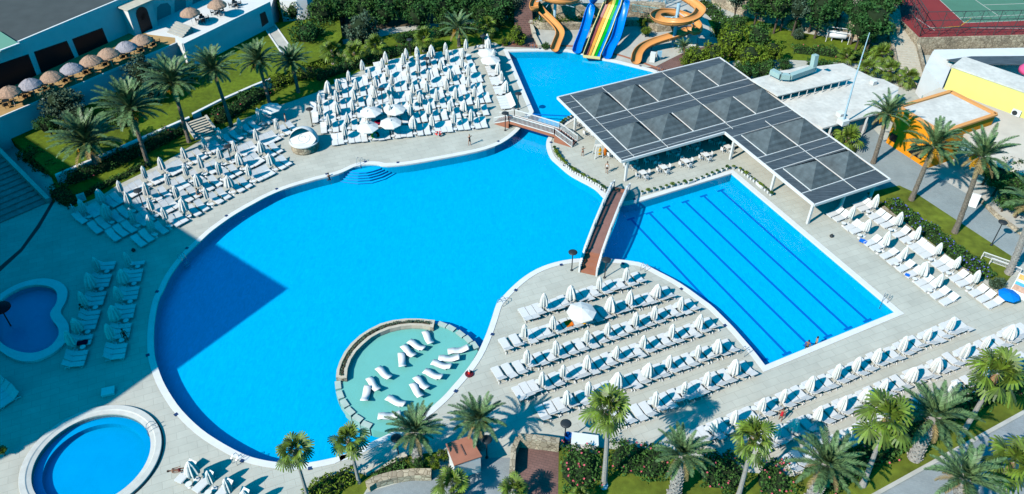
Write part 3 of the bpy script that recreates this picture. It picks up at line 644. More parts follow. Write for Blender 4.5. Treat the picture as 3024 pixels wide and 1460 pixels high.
for k, c in enumerate([(.75, .03, .03), (.8, .3, 0), (.8, .62, 0), (.05, .5, .05), (.0, .45, .4), (.8, .1, .02)]):
    mb = MB(); R, r = .42, .15; n = 6; mm = 8; a0 = k*math.tau/6
    vs = [((R+r*math.cos(b*math.tau/mm))*math.cos(a0+a*math.tau/36), (R+r*math.cos(b*math.tau/mm))*math.sin(a0+a*math.tau/36), r*math.sin(b*math.tau/mm)) for a in range(7) for b in range(mm)]
    mb.add(vs, [(a*mm+b, (a+1)*mm+b, (a+1)*mm+(b+1) % mm, a*mm+(b+1) % mm) for a in range(6) for b in range(mm)]); link('stripe', mb, mat('ring_colour_%d' % k, c, .35), t)
t = thing('swim_ring', 'red and white swim ring on the foot of a front row lounger', 'swim ring', G(1295, 394, .42), 0)
link('ring', torus(.36, .11), mat('ring_red', (.75, .04, .03), .35), t)
mb = MB(); [mb.add(*(lambda q: (q.v, q.f))(MB().box((.36*math.cos(a), .36*math.sin(a), 0), (.26, .12, .25), a))) for a in (0, 1.57, 3.14, 4.71)]; link('band', mb, m_plastic, t)
t = thing('parasol', 'open bright blue parasol at the far right end of the flower wall', 'parasol', G(2968, 893))
link('pole', ME_POLE, m_plastic, t).scale = (1, 1, .5); c = link('canopy', ME_OPEN.copy(), None, t); c.data.materials.clear(); c.data.materials.append(mat('blue_canopy', (0, .22, .75), .6)); c.scale = (.72, .72, .55)

# white wave chaises standing on the sun shelf
mb = MB(); prof = [(-1.05, .10), (-.85, .17), (-.55, .22), (-.3, .17), (0, .10), (.3, .12), (.6, .26), (.88, .42), (1.05, .44)]
vs = []
for y, z in prof:
    for x in (-.36, .36): vs += [(x, y, z), (x, y, z-.09 if abs(y) < .9 else z-.05)]
fs = []
for i in range(len(prof)-1):
    o = i*4; fs += [(o, o+2, o+6, o+4), (o+1, o+5, o+7, o+3), (o, o+4, o+5, o+1), (o+2, o+3, o+7, o+6)]
fs += [(0, 1, 3, 2), (32, 34, 35, 33)]
ME_CH = mb.add(vs, fs).mesh('bed', True); ME_CHB = MB().box((0, -.05, -.10), (.46, 1.2, .30)).mesh('foot_block')
CH = [(780, 248, 22), (697, 303, 52), (637, 347, 38), (590, 412, 10), (457, 508, 42), (380, 590, 33), (328, 658, -2), (1003, 338, 100), (935, 398, 88), (880, 446, 68), (818, 517, 60), (732, 580, 38), (697, 635, 28), (545, 715, 60), (497, 820, 92)]
for i, (x, y, a) in enumerate(CH):
    p = G(950+x/2.487, 900+y/2.487, 0)
    t = thing('wave_chaise', f'white wave shaped chaise standing in the shallow shelf, {od(i if i < 7 else i-7)} of the {"upper left" if i < 7 else "lower right"} line', 'chaise', (p.x, p.y, -.05), R_(-180+a), 'white wave chaises on the round sun shelf')
    link('bed', ME_CH, m_plastic, t); link('foot_block', ME_CHB, m_plastic, t)

# ================================================================== THE HOTEL WHOSE SHADOW FALLS ON THE TERRACE (stands left of the view)
HH = 30.0
Cc = G(840, 851, -0.9); Rc = Cc-Vector((SHX*(HH+.9), SHY*(HH+.9), 0)); Rc.z = 0
e1 = (G(350, 571)-G(575, 713)); e1.z = 0; e1.normalize()
e2 = (G(329, 1188)-G(452, 1098)); e2.z = 0; e2.normalize(); e2 = (e2*0.55+(G(0, 1352)-G(329, 1188)).normalized()*0.45).normalized()
hotel = thing('hotel_building', 'tall white hotel block with rows of balconies beyond the left terrace', 'building', (0, 0, 0))
def rf(x, y): g_ = G(x, y); return Vector((g_.x-SHX*HH, g_.y-SHY*HH, 0))
R1, R2 = rf(326, 1191), rf(0, 1355); R3 = R2+(R2-R1).normalized()*12
fp = [Rc, Rc+e1*90, Rc+e1*90+e2*34, R3, R2, R1]
link('wall', MB().prism(fp, 0, HH), m_white, hotel)
mw = MB(); mw.box((0, 0, 0), (1.8, .2, 1.9)); mw = mw.mesh('window')
for a in range(6):
    for b in range(7):
        S0, S1 = (Rc, R1) if b < 4 else (R1, R2); e2 = (S1-S0).normalized(); p = S0.lerp(S1, (b % 4+.5)/4); nn = Vector((-e2.y, e2.x, 0)); nn = nn if nn.dot(Vector((1, 0, 0))) > 0 else -nn
        link('window', mw, m_glass, hotel, (p.x+nn.x*.05, p.y+nn.y*.05, 3+a*4.6), math.atan2(e2.y, e2.x))

# ================================================================== PAVILION
def slat_mat():
    m = bpy.data.materials.new('roof_slats'); m.use_nodes = True; n = m.node_tree; b = n.nodes['Principled BSDF']; b.inputs['Roughness'].default_value = .6
    tc = n.nodes.new('ShaderNodeTexCoord'); mp = n.nodes.new('ShaderNodeMapping'); mp.inputs['Rotation'].default_value = (0, 0, R_(-25.8)); mp.inputs['Scale'].default_value = (0.35, 5.0, 1)
    t = n.nodes.new('ShaderNodeTexNoise'); t.inputs['Scale'].default_value = 1.6; t.inputs['Detail'].default_value = 4; t.inputs['Roughness'].default_value = .7
    n.links.new(tc.outputs['Object'], mp.inputs[0]); n.links.new(mp.outputs[0], t.inputs['Vector'])
    cr = n.nodes.new('ShaderNodeValToRGB'); e = cr.color_ramp.elements; e[0].position = .3; e[0].color = (.030, .042, .052, 1); e[1].position = .72; e[1].color = (.125, .150, .170, 1)
    t2 = n.nodes.new('ShaderNodeTexNoise'); t2.inputs['Scale'].default_value = .25; n.links.new(tc.outputs['Object'], t2.inputs['Vector'])
    mx = n.nodes.new('ShaderNodeMix'); mx.data_type = 'RGBA'; mx.blend_type = 'MULTIPLY'; mx.inputs[0].default_value = .5
    n.links.new(t.outputs['Fac'], cr.inputs[0]); n.links.new(cr.outputs[0], mx.inputs[6]); n.links.new(t2.outputs['Fac'], mx.inputs[7]); 
    n.links.new(cr.outputs[0], b.inputs['Base Color']); return m
m_slat = slat_mat()
m_slat2 = mat('pyramid_slats', (.085, .105, .115), .6, var=.3, scale=1.4, island=.15)
PA = R_(25.75); pu = Vector((math.cos(PA), math.sin(PA), 0)); pv = Vector((math.sin(PA), -math.cos(PA), 0)); P0 = Vector((6.04, 97.02, 0)); PZ = 3.3
def PP(u, v, z=PZ): q = P0+pu*u+pv*v; return Vector((q.x, q.y, z))
pav = thing('pavilion', 'long L shaped open pavilion with grey slatted roof and small pyramids', 'pavilion', (0, 0, 0))
UW, VD, U1, VL = 27.07, 16.8, 15.45, 33.6
cells = []
for k in range(5): cells += [(1.98+k*5.0, 1.85), (1.98+k*5.0, 10.0)]
vv = [18.3, 26.4]
for v in vv: cells += [(16.98, v), (21.98, v)]
S = 4.9
mb = MB(); mb.prism([PP(0, 0), PP(UW, 0), PP(UW, VL), PP(U1, VL), PP(U1, VD), PP(0, VD)], PZ-.10, PZ)
link('slat_roof', mb, m_slat, pav)
for (u, v) in cells:
    mb = MB(); s2 = S; c = PP(u+s2/2, v+s2/2, PZ+2.0); q = [PP(u+.05, v+.05, PZ+.01), PP(u+.05, v+s2-.05, PZ+.01), PP(u+s2-.05, v+s2-.05, PZ+.01), PP(u+s2-.05, v+.05, PZ+.01)]
    # ridges leave seams of stepped boards on each face
    for a in range(4):
        A, B = q[a], q[(a+1) % 4]; N = 9
        for i in range(N):
            t0, t1 = i/N, (i+.97)/N
            mb.add([A.lerp(c, t0), B.lerp(c, t0), B.lerp(c, t1)+Vector((0, 0, .03)), A.lerp(c, t1)+Vector((0, 0, .03))], [(0, 1, 2, 3)])
    link('roof_pyramid', mb, m_slat2, pav)
mb = MB()
def pb(a, b, w=.16, h=.16, z=PZ+.03): mb.beam(PP(*a, z), PP(*b, z), w*.62, h)
ed = [((0, 0), (UW, 0)), ((UW, 0), (UW, VL)), ((UW, VL), (U1, VL)), ((U1, VL), (U1, VD)), ((U1, VD), (0, VD)), ((0, VD), (0, 0))]
for a, b in ed: pb(a, b, .26, .34, PZ-.06)
link('fascia', mb, m_white, pav)
mb = MB()
for v in (6.85, 14.98): pb((1.9, v), (UW-.15, v), .15, .12)
for v in (8.4, 16.2): pb((.2, v), (UW-.15, v), .06, .06)
for v in (18.1, 23.3, 24.6, 26.2, 31.3): pb((U1+.15, v), (UW-.15, v), .13 if v in (23.3, 31.3, 26.2) else .06, .1)
for k in range(5):
    for v in (1.85, 10.0): pb((1.93+k*5.0, v), (1.93+k*5.0, v+5.0), .13, .12)
for u in (1.93, 6.9, 16.9): pb((u, .2), (u, VD-.2), .05, .06)
for v in vv: pb((16.93, v), (16.93, v+5), .1, .12); pb((21.93, v), (21.93, v+5), .15, .12)
pb((21.93, 16.8), (21.93, VL-.2), .06, .07)
for v in (1.85, 3.3, 5, 6.85, 8.4, 10, 11.7, 14.98): pb((.15, v), (1.9, v), .05, .06)
link('roof_trim', mb, m_white, pav)
cols = [(1846, 535), (1697, 388), (2156, 471), (2275, 569), (2384, 661), (2477, 627), (2565, 595), (2029, 500)]
for c in cols[:7]+[None]*0:
    p = G(*c); link('column', MB().box((0, 0, 1.6), (.28, .28, 3.2)), m_white, pav, (p.x, p.y, 0), PA)
for u, v in ((9, 1.5), (18, 1.5), (26, 1.5), (4.5, 8.4), (13.5, 8.4), (22, 8.4), (26, 12), (26, 24), (8, 15.6)):
    if u == 8 and v == 15.6: continue
    p = PP(u, v); link('column', MB().box((0, 0, 1.6), (.28, .28, 3.2)), m_white, pav, (p.x, p.y, 0), PA)
p = G(2147, 449); 

# dining sets
def chair_parts():
    a = MB(); a.box((0, 0, .43), (.46, .46, .05))
    b = MB(); b.box((0, .24, .68), (.44, .05, .42)); b.box((-.24, 0, .62), (.05, .46, .04)).box((.24, 0, .62), (.05, .46, .04))
    return a.mesh('seat'), b.mesh('backrest'), MB().beam((0, 0, 0), (0, 0, .61), .045).mesh('leg')
CS, CB, CL = chair_parts()
TTM = MB().box((0, 0, .73), (.85, .85, .04)).mesh('tabletop'); TLM = MB().beam((0, 0, 0), (0, 0, .71), .05).mesh('leg')
def dining(px, where, mt, mc, z=0, rz=PA, cat='plastic'):
    p = G(*px, z); dark = mc is not m_plastic; cn = 'dark' if dark else 'white'
    t = thing('dining_table', f'square {cn} table {where}', 'table', p, rz, f'{cn} dining tables')
    D_ = DK if dark else WT
    link('tabletop', D_['top'], mt, t)
    for sx in (-.36, .36):
        for sy in (-.36, .36): link('leg', D_['tleg'], mt, t, (sx, sy, 0))
    for k in range(4):
        a = rz+k*math.pi/2; q = p+Vector((math.sin(a)*-.75, math.cos(a)*.75, 0))
        side = ['far', 'left', 'near', 'right'][k]
        c = thing('dining_chair', f'{cn} chair, {side} side of table {where}', 'chair', q, a+rnd.gauss(0, .12), f'{cn} dining chairs')
        link('seat', D_['seat'], mc, c); link('backrest', D_['backrest'], mc, c)
        for sx in (-.21, .21):
            for sy in (-.21, .21): link('leg', D_['leg'], mc, c, (sx, sy, 0))
WT = {'seat': CS, 'backrest': CB, 'leg': CL, 'top': TTM, 'tleg': TLM}; DK = {k: v.copy() for k, v in WT.items()}
sets = [((1897, 523), 'nearest the long bridge'), ((1958, 507), 'second in the sunny pavilion row'), ((2024, 489), 'third in the sunny pavilion row'), ((2082, 470), 'fourth in the sunny pavilion row'), ((2147, 447), 'at the inner corner of the pavilion'),
        ((1922, 481), 'first in the shaded second row'), ((1988, 459), 'second in the shaded second row'), ((2046, 441), 'third in the shaded second row'), ((2111, 423), 'last in the shaded second row'), ((1861, 493), 'by the near left pavilion column'), ((1814, 463), 'half under left roof edge'), ((1742, 398), 'under roof edge near short bridge'), ((1716, 372), 'under far left roof corner')]
for q, w_ in sets: dining(q, w_, m_plastic, m_plastic)

# ================================================================== PLANTERS ALONG THE POOL EDGES
def leafball(r, n, s, seed, squash=.9):
    q = random.Random(seed); mb = MB()
    for i in range(n):
        d = Vector((q.gauss(0, 1), q.gauss(0, 1), q.gauss(0, 1))).normalized()*r*(q.random()**.35); d.z = abs(d.z)*squash if squash < 1 else d.z
        a = Vector((q.gauss(0, 1), q.gauss(0, 1), q.gauss(0, .6))).normalized()*s; b = a.cross(Vector((q.gauss(0, 1), q.gauss(0, 1), q.gauss(0, 1))).normalized())*.6
        mb.add([d-a, d-b, d+a, d+b], [(0, 1, 2, 3)])
    return mb.mesh('plant')
ME_POT = MB().lathe([(.16, 0), (.22, .42), (.24, .45), (.19, .45), (.18, .40), (.001, .40)], 4, cap=False).mesh('pot')
ME_TR = MB().box((0, 0, .2), (1.0, .36, .4)).mesh('trough')
PLM = [leafball(.26, 90, .09, 3), leafball(.30, 110, .09, 4), leafball(.2, 60, .08, 5)]
LM = [m_leafm, m_leafy, m_leafd]
for i, me in enumerate(PLM): me.materials.append(LM[i])
plank = 0
def planters(pts, n, where):
    global plank
    W = [Vector((p.x, p.y, 0)) for p in GP(pts)]; L = [0]
    for i in range(len(W)-1): L.append(L[-1]+(W[i+1]-W[i]).length)
    for k in range(n):
        t = L[-1]*(k+.5)/n; j = max(i for i in range(len(L)-1) if L[i] <= t); p = W[j].lerp(W[j+1], (t-L[j])/(L[j+1]-L[j])); d = W[j+1]-W[j]
        big = rnd.random() < .18 and n < 20
        o = thing('planter', f'{"long white trough" if big else "white pot"} with a small shrub, {od(k)} along {where}', 'planter', (p.x, p.y, 0), math.atan2(d.y, d.x)+(0 if big else .78), 'white planters edging the pools')
        link('trough' if big else 'pot', ME_TR if big else ME_POT, m_plastic, o)
        me = rnd.choice(PLM); c = link('shrub', me, None, o, (0, 0, .42)); s = rnd.uniform(.6, 1.15); c.scale = (s*(2.2 if big else 1), s, s)
z6 = (1560, 380, 2.7045)
planters(Z(*z6, [(205, 165), (225, 215), (260, 260), (310, 310), (370, 355), (440, 395), (510, 430), (570, 465), (625, 510)]), 27, 'the shore between the bridges')
planters(Z(*z6, [(885, 535), (960, 512), (1060, 490), (1160, 462)])+[(2035, 543), (2100, 520), (2150, 500), (2175, 500)], 17, 'the upper edge of the lap pool')
planters([(2180, 503), (2205, 522), (2240, 548), (2280, 582)], 12, 'the right edge of the lap pool')
planters([(1652, 374), (1665, 362), (1700, 343)], 6, 'the shore by the short bridge')

# ================================================================== BRIDGES
def rail(mb, pts, h=.95, step=.19, w=.06):
    for a, b in zip(pts[:-1], pts[1:]):
        L = (b-a).length; n = max(1, int(L/step))
        for k in range(n+1):
            p = a.lerp(b, k/n); big = k in (0, n); mb.box(p+Vector((0, 0, h/2+(.05 if big else 0))), (.11 if big else w, .11 if big else w, h+(.12 if big else 0)))
        mb.beam(a+Vector((0, 0, h)), b+Vector((0, 0, h)), .10, .10); mb.beam(a+Vector((0, 0, .1)), b+Vector((0, 0, .1)), .07, .10)
# steps-and-deck bridge over the channel
bz = (1440, 300, 7.775)
br = thing('footbridge', 'short terracotta bridge with white balustrades over the channel to the slide pool', 'bridge')
f0 = G(*Z(*bz, [(230, 540)])[0]); f1 = G(*Z(*bz, [(490, 620)])[0]); f2 = G(*Z(*bz, [(1790, 1045)])[0])
HB = 1.15
# near edge: foot, top of steps, top end, foot of far steps
nA = f0; nB = G(*Z(*bz, [(480, 455)])[0], HB); nC = G(*Z(*bz, [(1530, 770)])[0], HB); nD = f2
ax = (nC-nB); ax.z = 0; L = ax.length; ax.normalize(); sd_ = Vector((-ax.y, ax.x, 0)); WB = 1.7
nA = Vector((nB.x, nB.y, 0))-ax*2.3; nD = Vector((nC.x, nC.y, 0))+ax*2.6
mb = MB()
def slab(a, b, za, zb, th):  # sloping slab between a and b, full width
    vs = []
    for p, z in ((a, za), (b, zb)):
        for s in (0, WB):
            q = p+sd_*s; vs += [(q.x, q.y, z), (q.x, q.y, max(z-th, 0))]
    mb.add(vs, [(0, 4, 6, 2), (1, 3, 7, 5), (0, 1, 5, 4), (2, 6, 7, 3), (0, 2, 3, 1), (4, 5, 7, 6)])
slab(nA, nB, .02, HB-.02, 2); slab(nB, nC, HB, HB, .38); slab(nC, nD, HB-.02, .02, 2)
link('span', mb, m_brickred, br)
mb = MB()
for k in range(7):
    for (a, b, s) in ((nA, nB, 1), (nD, nC, -1)):
        p = Vector((a.x, a.y, 0)).lerp(Vector((b.x, b.y, 0)), (k+.5)/7)+sd_*(WB/2); mb.box((p.x, p.y, HB*(k+1)/7/1-.05), (.36, WB-.1, .12), math.atan2(ax.y, ax.x))
p = (nB+nC)/2+sd_*(WB/2); mb.box((p.x, p.y, HB+.012), (L, WB-.15, .03), math.atan2(ax.y, ax.x))
link('walkway', mb, m_bridgefloor, br)
for s, nm in ((.06, 0), (WB-.06, 1)):
    mb = MB(); rail(mb, [Vector((nA.x, nA.y, .02))+sd_*s, Vector((nB.x, nB.y, HB))+sd_*s, Vector((nC.x, nC.y, HB))+sd_*s, Vector((nD.x, nD.y, .02))+sd_*s]); link('balustrade', mb, m_white, br)
# long arched bridge between the big pool and the lap pool
z6_ = lambda x, y: Z(1560, 380, 2.7045, [(x, y)])[0]
ab = thing('arched_bridge', 'long narrow red floored bridge with white side walls between the two pools', 'bridge')
a0 = (G(*z6_(412, 1150))+G(*z6_(540, 1175)))/2; a1 = (G(*z6_(690, 480))+G(*z6_(795, 505)))/2
ax2 = (a1-a0); L2 = ax2.length; ax2.normalize(); sd2 = Vector((-ax2.y, ax2.x, 0)); ang2 = math.atan2(ax2.y, ax2.x); wb = .92
prof = [(0, .05), (.07, .75), (.14, 1.15), (.3, 1.45), (.5, 1.55), (.7, 1.45), (.86, 1.15), (.93, .75), (1, .10)]
def hz(t):
    for (a, b), (c, d) in zip(prof[:-1], prof[1:]):
        if a <= t <= c: return b+(d-b)*(t-a)/(c-a)
    return 0
N = 48; fl = MB(); stp2 = MB(); stp = MB()
for i in range(N):
    t0, t1 = i/N, (i+1)/N; p = a0+ax2*L2*t0; q = a0+ax2*L2*t1; z0, z1 = hz(t0), hz(t1)
    if t0 < .13 or t1 > .90:
        if i % 2 == 0: c = a0+ax2*L2*(t0+1/N); z = hz((t0+1/N)); (stp if t0 < .5 else stp2).box((c.x, c.y, z/2), (L2/N*2, 2*wb, z), ang2)
        continue
    vs = []
    for P, zz in ((p, z0), (q, z1)):
        for s in (-wb, wb): r = P+sd2*s; vs += [(r.x, r.y, zz), (r.x, r.y, zz-.22)]
    fl.add(vs, [(0, 2, 6, 4), (1, 5, 7, 3), (0, 4, 5, 1), (2, 3, 7, 6)])
link('floor', fl, m_bridgefloor, ab); link('near_steps', stp, m_brickred, ab); link('far_steps', stp2, m_brickred, ab)
for s in (-1, 1):
    w1 = MB()
    ln = [a0+ax2*L2*(i/16)+sd2*s*(wb+.05)+Vector((0, 0, hz(i/16))) for i in range(17)]
    for a, b in zip(ln[:-1], ln[1:]): w1.beam(a+Vector((0, 0, 1.0)), b+Vector((0, 0, 1.0)), .20, .10); w1.beam(a+Vector((0, 0, .08)), b+Vector((0, 0, .08)), .16, .45)
    for a, b in zip(ln[:-1], ln[1:]):
        for k in range(5): pp = a.lerp(b, k/5); w1.box(pp+Vector((0, 0, .5)), (.05, .05, 1.0), ang2)
    for i in (0, 2, 6, 10, 14, 16): w1.box(ln[i]+Vector((0, 0, .55)), (.2, .2, 1.25), ang2)
    link('side_rail', w1, m_white, ab)
rp = MB(); rp.tube([G(1573, 338, -.05), G(1697, 344, -.05)], .09, 5); tag(link('float_rope', rp, m_lane), 'dark blue float rope across the slide pool beside the short bridge', 'float rope')

# ================================================================== SLIDES
m_orange = mat('orange_fibreglass', (.80, .33, .10), .35, var=.06, scale=.6); m_sblue = mat('blue_fibreglass', (0.0, .20, .80), .3, var=.05, scale=.6)
def flume(path, R, m, parent, name='flume', depth=1.0, wall=.05):
    path = [Vector(p) for p in path]
    for _ in range(2):
        q = [path[0]]
        for a, b in zip(path[:-1], path[1:]): q += [a.lerp(b, .25), a.lerp(b, .75)]
        path = q+[path[-1]]
    mb = MB(); vs = []; K = 10; n = len(path)
    for i, p in enumerate(path):
        t = path[min(i+1, n-1)]-path[max(i-1, 0)]; t.z *= 1; t.normalize(); sd = Vector((-t.y, t.x, 0)).normalized(); up = t.cross(sd)*-1
        up = Vector((0, 0, 1))
        for rr in (R, R+wall):
            for k in range(K+1):
                a = math.pi+math.pi*k/K; vs.append(p+sd*math.cos(a)*rr+up*(math.sin(a)*rr*depth+R*depth))
    M2 = 2*(K+1); fs = []
    for i in range(n-1):
        for k in range(K): fs.append((i*M2+k, i*M2+k+1, (i+1)*M2+k+1, (i+1)*M2+k)); o = K+1; fs.append((i*M2+o+k, (i+1)*M2+o+k, (i+1)*M2+o+k+1, i*M2+o+k+1))
        for k in (0, K): a, b = i*M2+k, i*M2+K+1+k; fs.append((a, b, b+M2, a+M2))
    mb.add(vs, fs); o = link(name, mb.mesh(name, True), m, parent); 
    for e_ in (0, K):
        rm = MB(); rm.tube([Vector(vs[i*M2+e_]) for i in range(n)], .075, 5); link('rim', rm, m, parent)
    # joint flanges every few metres
    fl = MB(); acc = 0
    for i in range(1, n-1):
        acc += (path[i]-path[i-1]).length
        if acc > 2.6:
            acc = 0; base = i*M2+K+1; A = [Vector(vs[base+k]) for k in range(K+1)]; fl.tube(A, .05, 4)
    if fl.v: link('joint', fl, m, parent)
    return path
def posts(parent, pts, m=m_steel):
    mb = MB()
    for x, y, z in pts: mb.tube([(x, y, 0), (x, y, z)], .11, 6)
    link('support', mb, mat('blue_steel', (.22, .42, .52), .5), parent)
sz_ = (1850, 0, 5.1825)
rs = thing('spiral_slide', 'orange spiral water slide on the right side of the slide tower', 'water slide')
cR = G(1997, 66, 4.2); cR.z = 0; RR = 3.35
path = [G(*q, z) for q, z in (((1877, 190), .1), ((1881, 168), .35), ((1897, 149), .6), ((1925, 135), .9), ((1966, 122), 1.4), ((2008, 110), 1.9), ((2035, 98), 2.3))]
for k in range(0, 33): a = R_(-25+k*11.9); path.append(Vector((cR.x+RR*math.cos(a), cR.y+RR*math.sin(a), 2.7+k*.105)))
last = path[-1]; path += [last+Vector((-1.5, 2.2, .5)), last+Vector((-4.5, 4.2, 1.2)), last+Vector((-8, 6.5, 2.2))]
flume(path, .78, m_orange, rs)
posts(rs, [(path[3].x, path[3].y, .9), (path[5].x, path[5].y, 1.8)])
mb = MB(); mb.tube([(cR.x, cR.y, 0), (cR.x, cR.y, 7.2)], .28, 10)
for k in range(6): a = k*math.tau/6+.3; mb.tube([(cR.x, cR.y, 4.4+.3*k), (cR.x+3.2*math.cos(a), cR.y+3.2*math.sin(a), 3.5+.3*k)], .06, 5)
link('mast', mb, mat('pale_blue_steel', (.45, .62, .72), .5), rs)
ls = thing('spiral_slide', 'orange spiral water slide on the left side of the slide tower', 'water slide')
cL = G(1640, 4, 4.6); cL.z = 0
path = [G(*q, z) for q, z in (((1638, 153), .1), ((1646, 132), .4), ((1656, 108), .8), ((1646, 88), 1.2), ((1620, 62), 1.8), ((1594, 38), 2.4), ((1580, 14), 3.0))]
for k in range(0, 30): a = R_(195-k*11.9); path.append(Vector((cL.x+3.5*math.cos(a), cL.y+3.5*math.sin(a), 3.1+k*.11)))
for k in range(30): pass
last = path[-1]; path += [last+Vector((3, 2.5, .6)), last+Vector((7, 5, 1.6))]
flume(path, .68, m_orange, ls)
posts(ls, [(path[3].x, path[3].y, 1.1), (path[5].x, path[5].y, 2.3)])
mb = MB(); mb.tube([(cL.x, cL.y, 0), (cL.x, cL.y, 7.2)], .26, 10)
for k in range(6): a = k*math.tau/6; mb.tube([(cL.x, cL.y, 4.4+.3*k), (cL.x+3.1*math.cos(a), cL.y+3.1*math.sin(a), 3.6+.3*k)], .06, 5)
link('mast', mb, MATS['pale_blue_steel'], ls)
ZT = (1550, 0, 6.22)
def hill(pts, zs): return [G(*q, z) for q, z in zip(Z(*ZT, pts), zs)]
zs = [.1, .3, 1.2, 2.0, 3.0, 4.5, 6.0, 8.0]
for pts, w_ in (([(955, 985), (985, 880), (1080, 650), (1130, 490), (1180, 300), (1245, 110), (1285, -20), (1330, -160)], 'left'), ([(1505, 1085), (1550, 960), (1650, 800), (1715, 600), (1765, 400), (1820, 180), (1865, -10), (1900, -170)], 'right')):
    t = thing('body_slide', f'bright blue straight water slide {w_} of the multicoloured one', 'water slide'); P = flume(hill(pts, zs), .72, m_sblue, t, depth=.85); posts(t, [(P[12].x, P[12].y, P[12].z), (P[20].x, P[20].y, P[20].z)])
ms = thing('racer_slide', 'wide yellow edged racer slide with maroon, orange, yellow, green and blue lanes', 'water slide')
Lp = hill([(1085, 1050), (1170, 830), (1270, 560), (1370, 330), (1480, 80), (1510, -20), (1560, -180)], [.1, .5, 1.7, 3.0, 4.8, 6.0, 8.0])
Rp = hill([(1370, 1085), (1450, 900), (1570, 620), (1650, 400), (1760, 130), (1800, -20), (1850, -180)], [.1, .5, 1.7, 3.0, 4.8, 6.0, 8.0])
lanes = [((.28, .07, .07), 'maroon'), ((.85, .36, .06), 'orange'), ((.85, .72, .16), 'yellow'), ((0, .38, .02), 'green'), ((0, .25, .85), 'blue')]
for k, (c, nm) in enumerate(lanes):
    mb = MB(); vs = []
    for a, b in zip(Lp, Rp):
        for f, dz in ((k/5, .12), ((k+.12)/5, 0), ((k+.88)/5, 0), ((k+1)/5, .12)): q = a.lerp(b, f); vs.append((q.x, q.y, q.z+dz+.15))
    m_ = 4; mb.add(vs, [(i*m_+j, i*m_+j+1, (i+1)*m_+j+1, (i+1)*m_+j) for i in range(len(Lp)-1) for j in range(3)])
    mb.add([(v[0], v[1], v[2]-.1) for v in vs], [(i*m_+j+1, i*m_+j, (i+1)*m_+j, (i+1)*m_+j+1) for i in range(len(Lp)-1) for j in range(3)])
    o = link('lane', mb, mat('lane_'+nm, c, .35), ms); o['label'] = nm+' lane'
m_cream = mat('cream_fibreglass', (.80, .70, .32), .4)
for pp, s in ((Lp, -1), (Rp, 1)):
    mb = MB(); 
    for a, b in zip(pp[:-1], pp[1:]): mb.beam(a+Vector((s*.12, 0, .38)), b+Vector((s*.12, 0, .38)), .10, .75)
    link('side_wall', mb, m_cream, ms)
mb = MB(); mb.beam(Lp[0]+Vector((-.1, -.15, .2)), Rp[0]+Vector((.1, -.15, .2)), .35, .3); link('end_lip', mb, m_cream, ms)
posts(ms, [(Lp[3].x+.3, Lp[3].y, Lp[3].z), (Rp[3].x-.3, Rp[3].y, Rp[3].z), (Lp[4].x+.3, Lp[4].y, Lp[4].z), (Rp[4].x, Rp[4].y, Rp[4].z)])
# tower frame and railings behind
tw = thing('slide_tower', 'blue grey steel frame of the slide tower beyond the right blue slide', 'tower')
mb = MB(); q0 = G(1893, 70, 0)
for dx in (0, 2.2, 4.4):
    for dy in (0, 3): mb.tube([(q0.x+dx, q0.y+4+dy, 0), (q0.x+dx, q0.y+4+dy, 9)], .13, 6)
for z in (3, 5.5, 8):
    mb.beam((q0.x, q0.y+4, z), (q0.x+4.4, q0.y+4, z), .12); mb.beam((q0.x, q0.y+7, z), (q0.x+4.4, q0.y+7, z), .12)
link('frame', mb, MATS['blue_steel'], tw)
def fence(name, a, b, h, step, m, label, z=0.0):
    t = thing(name, label, 'railing'); A, B = G(*a, z), G(*b, z); mb = MB(); L = (B-A).length; n = int(L/step)
    for k in range(n+1): p = A.lerp(B, k/n); mb.box(p+Vector((0, 0, h/2)), (.04, .04, h))
    link('baluster', mb, m, t); mb = MB(); mb.beam(A+Vector((0, 0, h)), B+Vector((0, 0, h)), .06); mb.beam(A+Vector((0, 0, .1)), B+Vector((0, 0, .1)), .05); link('handrail', mb, m, t)
m_rail = mat('turquoise_rail', (.10, .42, .48), .5)
fence('railing', (1712, 14), (1760, 22), 1.2, .25, m_rail, 'turquoise railing between the left spiral and the left blue slide', 2.0)
fence('railing', (1866, 34), (1958, 48), 1.2, .25, m_rail, 'turquoise railing behind the right spiral slide', 2.0)

# ================================================================== BUILDINGS, TOP LEFT (restaurant)
TZ = 4.2
rest_t = thing('restaurant_terrace', 'raised restaurant terrace with long white retaining wall above the lawn', 'terrace')
tp = GP([(-90, 392), (0, 354), (527, 131), (545, 150), (800, 24), (812, -20), (760, -60), (500, -60), (300, -30), (-90, 120)], TZ)
mb = MB().prism([Vector((p.x, p.y, 0)) for p in tp], 0, TZ); link('retaining_wall', mb, m_white, rest_t)
m_ttile = mat('terrace_tiles', (.50, .31, .13), .7, var=.12, scale=1.2)
link('floor', MB().sheet(offset(GP([(-80, 385), (0, 352), (524, 131), (522, 110), (440, 100), (300, 20), (-80, 150)], TZ+.006), -.25), [], TZ+.006), m_ttile, rest_t)
link('floor', MB().sheet(offset(GP([(545, 140), (798, 22), (808, -20), (760, -60), (500, -60), (470, 60)], TZ+.008), -.25), [], TZ+.008), m_white, rest_t)
mb = MB(); tpz = [Vector((p.x, p.y, TZ+.2)) for p in tp[:6]]
for a, b in zip(tpz[:2], tpz[1:3]): mb.beam(a, b, .22, .35)
for a, b in ((tpz[3], tpz[4]), (tpz[2], tpz[3])): mb.beam(a+Vector((0, 0, .35)), b+Vector((0, 0, .35)), .25, 1.1)
link('parapet', mb, m_white, rest_t)
dw = (Vector((tpz[3].x, tpz[3].y, 0)), Vector((tpz[4].x, tpz[4].y, 0)))
